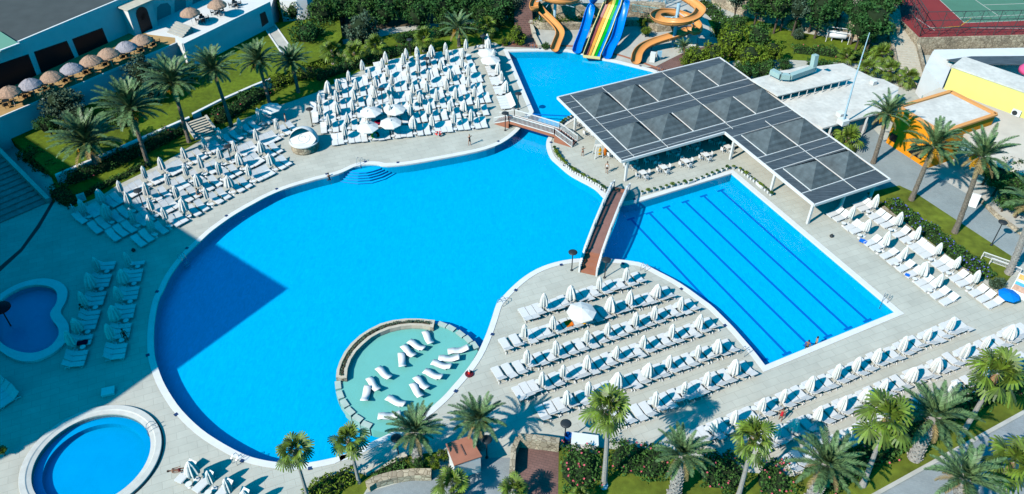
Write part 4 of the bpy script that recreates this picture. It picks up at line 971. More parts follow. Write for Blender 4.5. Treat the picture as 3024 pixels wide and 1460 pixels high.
def wallquad(parent, name, pts, A, B, m, off=.04, th=.05):
    q = [onwall(A, B, p) for p in pts]; d = (B-A).xy.normalized(); nn = Vector((d.y, -d.x, 0)); nn = nn if nn.y < 0 else -nn
    mb = MB(); f = [v+nn*off for v in q]; bk_ = [v-nn*.1 for v in q]; k = len(q); mb.add(f+bk_, [tuple(range(k)), tuple(range(2*k-1, k-1, -1))]+[(i, (i+1) % k, k+(i+1) % k, k+i) for i in range(k)])
    return link(name, mb, m, parent)
wallquad(rest_t, 'door', [(766, 38), (781, 30), (793, 66), (774, 80)], dw[0], dw[1], m_dark)
rb = thing('restaurant_building', 'long restaurant with dark flat roof and three wide dark openings', 'building')
FA, FB = G(121, 217, TZ), G(231, 167, TZ); fd = (FB-FA).normalized(); fnn = Vector((-fd.y, fd.x, 0))
FA.z = FB.z = 0
RZ = 9.4
c0_, c1_ = FA-fd*22, FA+fd*47
link('wall', MB().prism([c0_, c1_, c1_+fnn*30, c0_+fnn*30], TZ-.05, RZ), m_white, rb)
link('roof', MB().sheet([c0_+fnn*.3+fd*.3, c1_+fnn*.3-fd*.3, c1_+fnn*29.6, c0_+fnn*29.6], [], RZ+.02), mat('dark_roofing', (.075, .085, .085), .9, var=.12, scale=.5), rb)
mb = MB(); mb.beam(Vector((c0_.x, c0_.y, RZ))+fnn*.15, Vector((c1_.x, c1_.y, RZ))+fnn*.15, .28, .16); link('parapet', mb, m_white, rb)
zl = (0, 0, 2.4875)
for pts in ([(-60, 488), (208, 398), (275, 570), (-60, 690)], [(248, 382), (490, 300), (548, 425), (305, 540)], [(528, 288), (750, 205), (803, 335), (582, 420)]):
    wallquad(rb, 'window', Z(*zl, pts), FA, FA+fd, m_glass, .03)
pa = onwall(FA, FA+fd, Z(*zl, [(1040, 240)])[0]); pa.z = 0
mb = MB(); mb.box((pa.x, pa.y, TZ+2.1), (4.2, 3.2, 4.2), math.atan2(fd.y, fd.x)); link('porch', mb, m_white, rb)
mb = MB(); mb.box((pa.x-fnn.x*.3, pa.y-fnn.y*.3, TZ+4.35), (5.2, 4.2, .16), math.atan2(fd.y, fd.x)); link('awning', mb, m_ledge, rb)
mb = MB(); q = pa-fnn*1.62; mb.box((q.x, q.y, TZ+1.4), (2.0, .1, 2.8), math.atan2(fd.y, fd.x)); mb.tube([(q.x, q.y, TZ+2.8), (q.x-fnn.x*.05, q.y-fnn.y*.05, TZ+2.8)], 1.0, 16); link('arch_door', mb, m_glass, rb)
m_arch = mat('arch_niche', (.30, .34, .36), .8)
for x0, x1, yt, yb in ((1155, 1255, 30, 160), (1283, 1365, -15, 90), (1415, 1500, -60, 40)):
    q = Z(*zl, [(x0, yb), (x0, yt+25), (x0+25, yt), (x1-25, yt-8), (x1, yt+20), (x1, yb-15)]); wallquad(rb, 'arched_window', q, FA, FA+fd, m_arch, .03)
gr = thing('flat_canopy', 'pale green flat canopy with white edge left of the restaurant roof', 'canopy')
gp = GP([(-120, 180), (0, 152), (58, 130), (-5, 90), (-120, 60)], 9.8)
link('sheet', MB().prism(gp, 9.65, 9.8), mat('pale_green_sheet', (.16, .36, .26), .7), gr); mb = MB(); mb.beam(gp[1]+Vector((0, 0, .05)), gp[2]+Vector((0, 0, .05)), .3, .2); link('edge', mb, m_white, gr)
# terrace steps
st = thing('stairs', 'grey stairs climbing from the tiled terrace to the upper white terrace', 'stairs'); sp = G(516, 103, TZ)
mb = MB(); [mb.box((sp.x+fd.x*k*.42+.2, sp.y+fd.y*k*.42, TZ+.1*(k+1)), (.42, 3.4, .2*(k+1)), math.atan2(fd.y, fd.x)) for k in range(5)]; link('steps', mb, m_concrete, st)
# thatched parasols
def thatch():
    q = random.Random(3); mb = MB(); n = 28; prof = [(.02, 2.95), (.5, 2.78), (1.0, 2.5), (1.42, 2.12), (1.5, 1.98)]; vs = []; fs = []
    for i, (r, z) in enumerate(prof):
        for k in range(n): a = k*math.tau/n; rr = r*(1+q.uniform(-.04, .04)); vs.append((rr*math.cos(a), rr*math.sin(a), z+q.uniform(-.04, .03)-(.06*q.random() if i == 4 else 0)))
    for i in range(4):
        for k in range(n): fs.append((i*n+k, i*n+(k+1) % n, (i+1)*n+(k+1) % n, (i+1)*n+k))
    return mb.add(vs, fs).mesh('thatch')
TH1 = thatch(); TH2 = TH1.copy(); m_th1 = mat('straw_thatch', (.42, .27, .19), .95, var=.3, scale=5, bump=.8, bscale=14); m_th2 = mat('grey_thatch', (.36, .33, .36), .95, var=.3, scale=5, bump=.8, bscale=14)
ths = [(60, 655, 0), (215, 600, 1), (370, 545, 0), (517, 485, 1), (660, 427, 0), (790, 375, 0), (920, 325, 1), (1035, 275, 0), (1390, 75, 0), (1590, 15, 0)]
for i, (x, y, k) in enumerate(ths):
    p = G(x/2.4875, y/2.4875+3, TZ+2.4); l = (f'{"grey" if k else "straw"} thatched parasol, {od(i)} from the left along the restaurant front' if i < 8 else ['straw thatched parasol at the left end of the upper white terrace', 'straw thatched parasol cut by the photo top on the upper terrace'][i-8])
    t = thing('thatched_parasol', l, 'parasol', (p.x, p.y, TZ), rnd.random()*6, 'thatched parasols on the restaurant terrace')
    link('thatch', TH2 if k else TH1, m_th2 if k else m_th1, t); link('pole', ME_POLE, None, t)
m_dch = mat('dark_wicker', (.012, .018, .022), .5)
for i, (x, y) in enumerate([(55, 775), (200, 712), (340, 655), (490, 597), (640, 537), (780, 480), (910, 425), (1040, 378), (1130, 335)]):
    dining((x/2.4875, y/2.4875), f'{od(i)} from left under thatched parasols', m_dch, m_dch, TZ, .45)
for x, y, w_ in ((1490, 160, 'left'), (1600, 105, 'middle'), (1730, 50, 'right')): dining((x/2.4875, y/2.4875), f'at {w_} of upper white terrace', m_dch, m_dch, TZ, .45)
# sunlit white wall right of the terrace and lawn terrace
lw_ = thing('garden_wall', 'bright sunlit white wall behind the upper lawn', 'wall'); wq = [G(*q, 1.2) for q in [(835, 54), (886, 60), (915, 56), (1010, 20), (1000, -60), (820, -60)]]
link('wall', MB().prism(wq, 0, 6.4), m_white, lw_)
LZ = 1.2
sheetpx('grove_soil', [(880, 62), (1010, 108), (1060, 118), (1130, 100), (1250, 78), (1490, 60), (1510, -70), (880, -70)], .02, m_soil)
sheetpx('grove_path', [(960, 128), (1040, 112), (1140, 84), (1200, 78), (1300, 68), (1400, 58), (1500, 46), (1500, 58), (1400, 70), (1300, 80), (1180, 96), (1060, 124), (970, 138)], .03, m_concrete)
terrace('upper_lawn', [(24, 403), (764, 84), (800, 68), (890, 60), (1000, 40), (1010, 110), (960, 170), (860, 205), (750, 258), (569, 342), (561, 352), (221, 500), (165, 523)], LZ, m_grass)
lw2 = thing('low_wall', 'low white wall edging the upper lawn above the oleander hedge', 'wall'); mb = MB(); W = [G(*q, LZ) for q in [(165, 524), (221, 500), (561, 352)]]
for a, b in zip(W[:-1], W[1:]): mb.prism([a, b, b+Vector((-.2, .40, 0)), a+Vector((-.2, .40, 0))], 0, LZ+.22)
link('wall', mb, m_white, lw2)
lw3 = thing('low_wall', 'low white wall right of the garden steps', 'wall'); mb = MB(); W = [G(*q, LZ) for q in [(569, 343), (650, 302), (750, 258), (800, 238)]]
for a, b in zip(W[:-1], W[1:]): mb.prism([a, b, b+Vector((-.2, .40, 0)), a+Vector((-.2, .40, 0))], 0, LZ+.22)
link('wall', mb, m_white, lw3)
gs = thing('garden_steps', 'garden steps of pale treads leading down through the hedge', 'stairs'); a = G(577, 352, LZ); b = G(612, 405, 0); b.z = 0
mb = MB(); d = Vector((b.x-a.x, b.y-a.y, 0)); 
for k in range(8): p = Vector((a.x, a.y, 0))+d*((k+.5)/8); z = LZ*(1-(k+.3)/8); mb.box((p.x, p.y, z/2), (2.6, d.length/8*.8, z), math.atan2(d.y, d.x)-math.pi/2)
link('tread', mb, m_ledge, gs); mb = MB()
for s in (-1, 1): o = Vector((-d.y, d.x, 0)).normalized()*1.45*s; mb.beam(Vector((a.x, a.y, LZ*.9))+o, Vector((b.x, b.y, .2))+o, .3, .5)
link('side_wall', mb, m_concrete, gs)
path_ = MB().sheet(GP([(778, 78), (806, 66), (854, 136), (838, 165)], LZ+.012), [], LZ+.012); struct('garden_path', path_, m_concrete)
mb = MB(); mb.beam(G(778, 78, LZ+.06), G(838, 166, LZ+.06), .22, .14); mb.beam(G(806, 66, LZ+.06), G(856, 137, LZ+.06), .22, .14); struct('path_kerb', mb, m_white)
# shaded grand stairs at the left edge
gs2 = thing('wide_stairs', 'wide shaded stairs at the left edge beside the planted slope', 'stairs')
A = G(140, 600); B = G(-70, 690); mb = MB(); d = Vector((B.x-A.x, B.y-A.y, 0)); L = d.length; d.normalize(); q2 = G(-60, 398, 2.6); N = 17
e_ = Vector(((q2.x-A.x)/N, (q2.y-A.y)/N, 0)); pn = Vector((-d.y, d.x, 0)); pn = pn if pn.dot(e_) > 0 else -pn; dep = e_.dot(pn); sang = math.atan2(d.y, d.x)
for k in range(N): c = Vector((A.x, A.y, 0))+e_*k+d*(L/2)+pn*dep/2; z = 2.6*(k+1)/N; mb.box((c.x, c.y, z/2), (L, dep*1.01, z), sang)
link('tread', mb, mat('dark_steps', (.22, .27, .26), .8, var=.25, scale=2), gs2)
mb = MB(); mb.beam(Vector((A.x+.3, A.y, .35)), Vector((q2.x+.3, q2.y, 2.95)), .5, .8); link('side_wall', mb, m_concrete, gs2)
pth = MB(); W = [G(*q, .02) for q in [(120, 620), (165, 560), (150, 520), (60, 430), (0, 400), (-60, 400), (-60, 430), (60, 480), (110, 560), (95, 620)]]
struct('side_path', MB().sheet([Vector((p.x, p.y, 0)) for p in W], [], .02), m_concrete)
struct('drain_channel', MB().sheet([Vector((p.x, p.y, 0)) for p in GP([(165, 590), (155, 590), (110, 665), (60, 735), (-10, 795), (-10, 812), (66, 742), (118, 672)], .006)], [], .006), m_dark)

# ================================================================== BUILDINGS, RIGHT
z4 = (2224, 0, 2.4875)
kb = thing('kitchen_building', 'flat white roofed building directly behind the slatted pavilion', 'building')
KZ = 3.1; kp = GP(Z(*z4, [(-60, 640), (200, 520), (660, 465), (880, 570), (960, 585), (1070, 640), (1060, 700), (930, 828), (512, 942)]), KZ)
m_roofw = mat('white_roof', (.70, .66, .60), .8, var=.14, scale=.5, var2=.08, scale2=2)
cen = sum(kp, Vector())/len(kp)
link('wall', MB().prism([Vector((cen.x+(p.x-cen.x)*.93, cen.y+(p.y-cen.y)*.93, 0)) for p in kp], 0, KZ-.25), mat('warm_grey_wall', (.55, .53, .50), .8, var=.1), kb)  # walls in plain warm grey with slight random mottling
link('roof', MB().prism(kp, KZ-.24, KZ), m_roofw, kb)
kp2 = GP(Z(*z4, [(-20, 585), (400, 478), (470, 500), (722, 578), (180, 706)]), KZ+1.1); link('upper_roof', MB().prism(kp2, KZ+.95, KZ+1.1), m_roofw, kb)
mb = MB(); a, b = G(*Z(*z4, [(720, 585)])[0], KZ+1), G(*Z(*z4, [(190, 712)])[0], KZ+1)
for k in range(9): p = a.lerp(b, (k+.5)/9); mb.box((p.x, p.y, KZ+.48), (.08, .08, .94))
link('roof_support', mb, m_white, kb)
a, b = G(*Z(*z4, [(512, 942)])[0], KZ), G(*Z(*z4, [(925, 828)])[0], KZ)
for t_ in (.15, .8): p = a.lerp(b, t_); link('post', MB().box((0, 0, 1.43), (.2, .2, 2.85)), m_white, kb, (p.x, p.y, 0))
for x, y, s_ in ((640, 855, .9), (880, 620, .7)): p = G(*Z(*z4, [(x, y)])[0], KZ); link('roof_hatch', MB().box((0, 0, .3), (s_, s_, .6), .4), m_white, kb, p)
dt = thing('ventilation_duct', 'pale metal ventilation duct with upright end on the white roof', 'duct'); mb = MB()
P = [G(*Z(*z4, [q])[0], KZ+1.9) for q in ((135, 525), (205, 560), (270, 565), (400, 520), (440, 505))]
for a, b in zip(P[:-1], P[1:]): mb.beam(a, b, .75, .7)
mb.beam(P[-1]+Vector((0, 0, -.4)), P[-1]+Vector((-.1, .2, 2.0)), .7, .7); [mb.box((p.x, p.y, KZ+1.35), (.1, .1, .6)) for p in P]
link('duct', mb, mat('galvanised_duct', (.38, .52, .50), .4, var=.1), dt)
an = thing('antenna_mast', 'tall thin steel antenna mast rising from the white roof', 'mast', G(2488, 366, KZ)); tp_ = top((2488, 366), (2568, 97), KZ); b_ = an.location
link('mast', MB().tube([(0, 0, 0), (tp_.x-b_.x, 0, (tp_.z-b_.z)*.5), (tp_.x-b_.x, 0, tp_.z-b_.z)], [.13, .10, .05], 6), MATS['pale_blue_steel'], an); link('foot', MB().box((0, 0, .35), (1.1, 1.1, .7), .4), m_white, an)
ob = thing('orange_shop', 'orange walled shop with white flat roof behind the tall palms', 'building')
m_orw = mat('orange_paint', (.85, .30, .01), .7, var=.08, scale=.8); OZ = 5.4
b0, b1 = G(2616, 422), G(2735, 499); a_, c_, d_ = G(2674, 312, OZ), G(2807, 273, OZ), G(2941, 340, OZ)
dd = (b1-b0); dd.z = 0
op_ = [Vector((b0.x, b0.y, 0)), Vector((b1.x, b1.y, 0)), Vector((d_.x, d_.y, 0)), Vector((c_.x, c_.y, 0))]
link('wall', MB().prism(op_, 0, OZ), m_orw, ob)
cen = sum(op_, Vector())/4; inn = [p.lerp(cen, .07) for p in op_]
link('roof', MB().sheet(inn, [], OZ+.03), m_roofw, ob)
mb = MB()
for i in range(4): mb.beam(Vector((*op_[i].xy, OZ+.12)), Vector((*op_[(i+1) % 4].xy, OZ+.12)), .5, .25)
link('parapet', mb, mat('orange_parapet', (.80, .36, .12), .7), ob)
zo = (2600, 300, 3.887)
for q in ([(128, 355), (203, 398), (165, 475), (98, 432)], [(375, 470), (505, 545), (470, 675), (322, 580)]): wallquad(ob, 'window', Z(*zo, q), op_[0], op_[1], m_glass, .05)
yb = thing('yellow_building', 'long yellow walled building with pale flat roof', 'building')
cb = thing('cream_building', 'cream flat roofed building between the orange shop and the yellow one', 'building')
CZ = 3.9; link('roof', MB().prism(GP(Z(*z4, [(1250, 700), (1380, 640), (1440, 650), (2300, 960), (2400, 1500), (2040, 1300), (1700, 1170), (1560, 1000)]), CZ), CZ-.3, CZ), mat('cream_roof', (.68, .60, .50), .8, var=.1, scale=.5), cb)
link('wall', MB().prism([Vector((p.x, p.y+.6, 0)) for p in GP(Z(*z4, [(1260, 705), (1380, 650), (1440, 660), (2290, 970), (2390, 1480), (2040, 1280), (1710, 1150), (1570, 1000)]), CZ)], 0, CZ-.31), mat('shop_front', (.22, .36, .36), .8, var=.1), cb)
YZ = 7.2; yA, yB = G(*Z(*z4, [(1400, 655)])[0], CZ), G(*Z(*z4, [(1990, 872)])[0], CZ); yA.z = yB.z = 0; yd = (yB-yA).normalized(); yn = Vector((-yd.y, yd.x, 0)); yn = yn if yn.y > 0 else -yn; yB = yB+yd*14
m_yel = mat('yellow_paint', (.82, .74, .22), .7, var=.04, scale=.8)
link('wall', MB().prism([yA, yB, yB+yn*3.8, yA+yn*3.8], 0, YZ), m_yel, yb)
link('roof', MB().prism([yA-yd*.1-yn*.1, yB-yn*.1, yB+yn*3.9, yA+yn*3.9-yd*.1], YZ+.003, YZ+.2), m_roofw, yb)
for (x, y), w_ in (((1605, 705), 'left'), ((1925, 850), 'right')):
    p = G(*Z(*z4, [(x, y)])[0], CZ); t = thing('air_conditioner', f'white outdoor air conditioner at the {w_} foot of the yellow wall', 'air conditioner', p, math.atan2(yd.y, yd.x)); link('casing', MB().box((0, 0, .45), (1.1, .5, .8)), m_plastic, t); mb = MB(); mb.tube([(-.15, -.25, .45), (-.15, -.28, .45)], .33, 14); link('fan_grille', mb, m_dark, t)
wb_ = thing('white_building', 'low white building with curved wall beside the stone stairs', 'building'); WZ_ = 5.0
wp = GP(Z(*z4, [(1330, 366), (2300, 345), (2300, 400), (1470, 440), (1400, 430)]), WZ_)
link('wall', MB().prism(wp, 0, WZ_), m_white, wb_)
wp = GP(Z(*z4, [(1262, 492), (1322, 375), (1400, 432), (1450, 500), (1392, 642)]), 4.2)
link('side_wall', MB().prism(wp, 0, 4.2), m_white, wb_)
rp_ = thing('long_roof_shelter', 'pale roofed shelter with dark slatted front behind the yellow building', 'shelter'); q = GP(Z(*z4, [(1420, 445), (1560, 480), (2300, 480), (2300, 415), (1600, 420)]), WZ_); link('slats', MB().prism([Vector((p.x, p.y, 0)) for p in q], WZ_+.005, WZ_+.12), m_slat, rp_)
pk = thing('pink_dome', 'pink inflatable dome cut by the right edge behind the yellow building', 'dome', G(3042, 214, 6.0), sc=.6); link('dome', MB().lathe([(2.6, 0), (2.5, .8), (1.9, 1.5), (1.0, 1.9), (.01, 2.0)], 18).mesh('dome', True), mat('pink_cloth', (.75, .10, .25), .6), pk)

# tennis court top right, on its stone terrace
CZt = 3.0
ct = GP([(2652, 0), (2640, -60), (3300, -60), (3300, 100), (3024, 104), (2713, 112), (2660, 60)], CZt)
cw = thing('court_terrace', 'rough stone terrace wall carrying the tennis court', 'wall'); link('wall', MB().prism([Vector((p.x, p.y, 0)) for p in ct], 0, CZt-.02), m_stone, cw)
struct('court_surface', MB().sheet(offset(ct, -.15), [], CZt), mat('court_red', (.26, .035, .035), .85, var=.1, scale=.4))
struct('court_green', MB().sheet(GP([(2760, -30), (2775, 0), (2848, 68), (3300, 50), (3300, -60), (2740, -60)], CZt+.006), [], CZt+.006), mat('court_green', (.09, .22, .15), .85, var=.08, scale=.4))
m_line = mat('court_line', (.6, .55, .5), .8); mb = MB()
for a, b in (((2775, 0), (2848, 68)), ((2848, 68), (3300, 50)), ((2880, 0), (2950, 48)), ((2905, 15), (3300, 2)), ((2745, 82), (3024, 84)), ((2700, 50), (2760, 90)), ((2834, 53), (3024, 44))): mb.beam(G(*a, CZt+.012), G(*b, CZt+.012), .10, .01)
struct('court_lines', mb, m_line)
mb = MB(); mb.beam(G(2745, 84, CZt+.018), G(2835, 78, CZt+.018), .08, .01); mb.beam(G(2835, 78, CZt+.018), G(2868, 55, CZt+.018), .08, .01); struct('court_curve', mb, mat('court_yellow', (.75, .45, .03), .8))
cf = thing('court_fence', 'tall dark mesh fence round the tennis court', 'fence'); mb = MB(); a, b, c = G(2655, 10, CZt), G(2716, 108, CZt), G(3200, 98, CZt)
for P, Q, n in ((a, b, 4), (b, c, 9)):
    for k in range(n+1): p = P.lerp(Q, k/n); mb.tube([p, p+Vector((0, 0, 4))], .05, 5)
    for z in (1.3, 2.6, 4): mb.beam(P+Vector((0, 0, z)), Q+Vector((0, 0, z)), .08)
    m2 = int((Q-P).length/1.3)
    for k in range(m2): p = P.lerp(Q, k/m2); q = P.lerp(Q, min(1, (k+2.6)/m2)); mb.beam(p, q+Vector((0, 0, 4)), .028); mb.beam(q, p+Vector((0, 0, 4)), .028)
link('post', mb, mat('fence_metal', (.06, .07, .07), .6), cf)
# stone stairs climbing to the court
ss = thing('stone_stairs', 'long flight of stone stairs climbing beside the court wall', 'stairs'); mb = MB()
s0, s1 = G(2700, 262), G(2655, 70, 2.4); s0.z = 0; dd = Vector((s1.x-s0.x, s1.y-s0.y, 0)); n = 26
for k in range(n): z = 2.4*(k+1)/n; p = s0+dd*((k+.5)/n); mb.box((p.x, p.y, z/2), (3.4, dd.length/n*1.01, z), math.atan2(dd.y, dd.x)-math.pi/2)
link('steps', mb, m_ledge, ss); mb = MB()
sdn = Vector((-dd.y, dd.x, 0)).normalized()
for s in (-1, 1): mb.beam(s0+sdn*s*1.95+Vector((0, 0, .15)), Vector((s1.x, s1.y, 2.6))+sdn*s*1.95, .45, .7)
link('side_wall', mb, m_stone, ss)
# rock slope and wall at the back centre-right
bankw = thing('rubble_wall', 'long pale rubble wall under the dark trees at the back', 'wall'); W = GP([(2100, 12), (2170, 40), (2240, 62), (2330, 84), (2440, 98), (2560, 124), (2640, 140), (2640, 90), (2560, -20), (2100, -60)], 0)
link('wall', MB().prism([Vector((p.x, p.y, 0)) for p in W], 0, 3.2), m_stone, bankw)
sheetpx('back_lawn', [(2090, 60), (2230, 45), (2330, 90), (2560, 130), (2620, 150), (2560, 190), (2300, 175), (2150, 180)], .03, m_grass)
tk = thing('gas_tank', 'white cylindrical gas tank in a white pipe frame', 'tank', G(2470, 122, 0), math.atan2(-.3, 1)); mb = MB(); mb.tube([(-1.4, 0, 1.1), (-1.2, 0, 1.1), (1.2, 0, 1.1), (1.4, 0, 1.1)], [.3, .6, .6, .3], 14); link('tank', mb.mesh('tank', True), m_plastic, tk)
mb = MB(); [mb.beam((x, y, 0), (x, y, 1.9), .08) for x in (-1.7, 1.7) for y in (-.8, .8)]; [mb.beam((-1.7, y, 1.9), (1.7, y, 1.9), .08) for y in (-.8, .8)]; [mb.beam((x, 0, 0), (x, 0, .6), .4, .1) for x in (-.8, .8)]; link('frame', mb, m_white, tk)

# slide area walls, planters, stairs
rw = thing('retaining_wall', 'low rubble retaining wall with planting behind the slide run-outs', 'wall'); mb = MB()
W = [G(*q, 0) for q in [(1560, 84), (1600, 88), (1650, 92), (1712, 88), (1760, 80), (1880, 78), (1940, 96), (1990, 92)]]
for a, b in zip(W[:-1], W[1:]): mb.prism([a, b, b+Vector((0, 1.2, 0)), a+Vector((0, 1.2, 0))], 0, 1.1)
link('wall', mb, m_stone, rw)
rw = thing('retaining_wall', 'upper rubble wall behind the slides', 'wall'); mb = MB(); W = [G(*q, 0) for q in [(1565, 50), (1650, 62), (1760, 62), (1890, 56), (1960, 60)]]
for a, b in zip(W[:-1], W[1:]): mb.prism([a, b, b+Vector((0, 1.2, 0)), a+Vector((0, 1.2, 0))], 0, 2.6)
link('wall', mb, m_stone, rw)
rk = MB(); W = [G(*q, .06) for q in [(1482, 138), (1540, 138), (1592, 143), (1640, 142), (1700, 144), (1780, 162), (1830, 170), (1880, 186), (1936, 206), (1960, 214)]]
for a, b in zip(W[:-1], W[1:]): rk.beam(a+Vector((0, .8, 0)), b+Vector((0, .8, 0)), .3, .12)
struct('red_kerb', rk, m_brickred)
cwall = thing('curved_wall', 'curved pale stone kerb wall beside the terracotta stairs', 'wall'); mb = MB(); W = [G(*q, .0) for q in [(1590, 143), (1573, 110), (1564, 85), (1562, 60), (1568, 30), (1582, 10), (1590, -30)]]
for i, (a, b) in enumerate(zip(W[:-1], W[1:])): mb.prism([a, b, b+Vector((.5, .1, 0)), a+Vector((.5, .1, 0))], 0, .5+.35*i)
link('wall', mb, m_ledge, cwall)
tsr = thing('terracotta_stairs', 'terracotta stairs climbing away beside the curved wall', 'stairs'); mb = MB(); a = G(1548, 100); b = G(1542, -30, 4)
for k in range(22): z = 3.6*(k+1)/22; p = Vector((a.x, a.y, 0)).lerp(Vector((b.x, b.y, 0)), (k+.5)/22); mb.box((p.x, p.y, z/2), (3.0, (b.y-a.y)/22*1.0, z))
link('steps', mb, m_terra, tsr)
m_dsl = mat('shade_cloth', (.02, .16, .17), .8)
bx = thing('pump_box', 'white square pump cabinet beside the right spiral slide', 'cabinet', G(2042, 132)); link('cabinet', MB().box((0, 0, .9), (1.6, 1.4, 1.8), -.35), m_white, bx); link('lid', MB().box((0, 0, 1.84), (1.75, 1.55, .08), -.35), m_white, bx)
cu = thing('corner_pillar', 'white block at the foot of the right spiral slide', 'block', G(1926, 182)); link('block', MB().box((0, 0, .75), (.8, .7, 1.5), -.3), m_white, cu)

# ================================================================== PALMS
def frond(mb, L, el, az, droop, nl, ll, lw, rr):
    """one feather frond with narrow leaflets; returns nothing, adds to mb"""
    p = Vector((0, 0, 0)); e = el; d0 = Vector((math.cos(az), math.sin(az), 0)); side = Vector((-d0.y, d0.x, 0)); pts = [p.copy()]; dirs = []
    n = 9
    for i in range(n):
        d = d0*math.cos(e)+Vector((0, 0, math.sin(e))); dirs.append(d); p = p+d*(L/n); pts.append(p.copy()); e -= droop/n*(0.5+1.2*i/n)
    mb.tube(pts, [.035*(1-i/(n+1)) for i in range(n+1)], 3, cap=False)
    for k in range(nl):
        t = .14+.86*k/nl; j = min(n-1, int(t*n)); q = pts[j].lerp(pts[j+1], t*n-j); d = dirs[j]
        l = ll*(math.sin(math.pi*min(1, t*.80+.18)))**.6
        for s in (-1, 1):
            up = side.cross(d)*-1
            v = (side*s*.80+d*.75+up*(.32+rr.uniform(-.15, .15))).normalized(); tip = q+v*l+Vector((0, 0, -.18*l)); wv = d*lw*.5
            mb.add([q-wv, q+wv, q.lerp(tip, .6)+wv*.8, tip, q.lerp(tip, .6)-wv*.8], [(0, 1, 2, 3, 4)])
def date_crown(seed, R=3.2, n=33):
    r = random.Random(seed); mb = MB()
    for i in range(n):
        t = i/n; el = R_(86-82*t+r.uniform(-9, 9)); az = i*2.39996+r.uniform(-.3, .3)
        frond(mb, R*r.uniform(.88, 1.1)*(.85+.25*math.sin(math.pi*t)), el, az, R_(r.uniform(30, 75)), 26, R*.15, .115, r)
    return mb.mesh('crown')
def fan_crown(seed, R=1.9, n=24):
    r = random.Random(seed); mb = MB()
    for i in range(n):
        t = i/n; el = R_(88-130*t+r.uniform(-12, 12)); az = i*2.39996+r.uniform(-.35, .35); L = R*r.uniform(.38, .68)*(.45+.55*min(1, t*2.5))
        d = Vector((math.cos(az)*math.cos(el), math.sin(az)*math.cos(el), math.sin(el))); c = d*L
        mb.tube([(0, 0, 0), c*.6+Vector((0, 0, .06)), c], [.03, .02, .015], 3, cap=False)
        side = Vector((-math.sin(az), math.cos(az), 0)); fr = R*r.uniform(.40, .55); K = 13; up = side.cross(d)*-1; fold = r.uniform(.15, .7); dr = r.uniform(.15, .8)*(.3+t)
        for k in range(K):
            a = (k-(K-1)/2)/((K-1)/2)*R_(112); a2 = R_(112)*2/K*.5
            def pt(ang, rad): return c+(d*math.cos(ang)+side*math.sin(ang))*rad+up*(-abs(math.sin(ang))*fold*rad*.6)+Vector((0, 0, -dr*rad*rad/fr))
            l = fr*(.82+.18*math.cos(a))*r.uniform(.92, 1.06)
            mb.add([c, pt(a-a2, l*.62), pt(a-a2*.35, l*.95), pt(a+a2*.5, l*1.0), pt(a+a2, l*.60)], [(0, 1, 2, 3, 4)])
    return mb.mesh('crown')
DC = [date_crown(s) for s in (1, 2, 3)]+[date_crown(s, n=52) for s in (11, 12, 13)]; FC = [fan_crown(s) for s in (5, 6, 7, 8)]
def dry(seed):
    r = random.Random(seed); mb = MB()
    for i in range(8): frond(mb, 2.3*r.uniform(.7, 1.1), R_(r.uniform(-25, 0)), i*.8+r.uniform(-.3, .3), R_(r.uniform(40, 70)), 16, .42, .10, r)
    return mb.mesh('dry_fronds')
DRY = dry(4); DRY.materials.append(mat('dry_frond', (.26, .19, .08), .8, island=.4))
for me in DC: me.materials.append(m_date)
for me in FC: me.materials.append(m_fan)
def fruit_mesh(seed):
    r = random.Random(seed); mb = MB()
    for k in range(7):
        az = k*.9+r.uniform(-.2, .2); c = Vector((math.cos(az)*.75, math.sin(az)*.75, -.55+r.uniform(-.15, .15)))
        for i in range(26):
            p = c+Vector((r.gauss(0, .13), r.gauss(0, .13), r.gauss(0, .2))); mb.tube([Vector((c.x*.4, c.y*.4, -.05)), p], [.012, .03], 3, cap=False); mb.box(p, (.09, .09, .12))
    return mb.mesh('fruit')
FRM = fruit_mesh(1); FRM.materials.append(m_fruit)
SK = MB(); _r = random.Random(9)
for k in range(150):
    a = _r.uniform(0, 6.28); z = _r.uniform(-1.0, .05); rr = .26+.10*_r.random(); SK.add([(math.cos(a-.25)*.14, math.sin(a-.25)*.14, z), (math.cos(a+.25)*.14, math.sin(a+.25)*.14, z), (math.cos(a)*rr, math.sin(a)*rr, z-.35)], [(0, 1, 2)])
SKM = SK.mesh('dry_skirt'); SKM.materials.append(mat('dry_leaf', (.34, .20, .10), .9, island=.4))
pc = 0
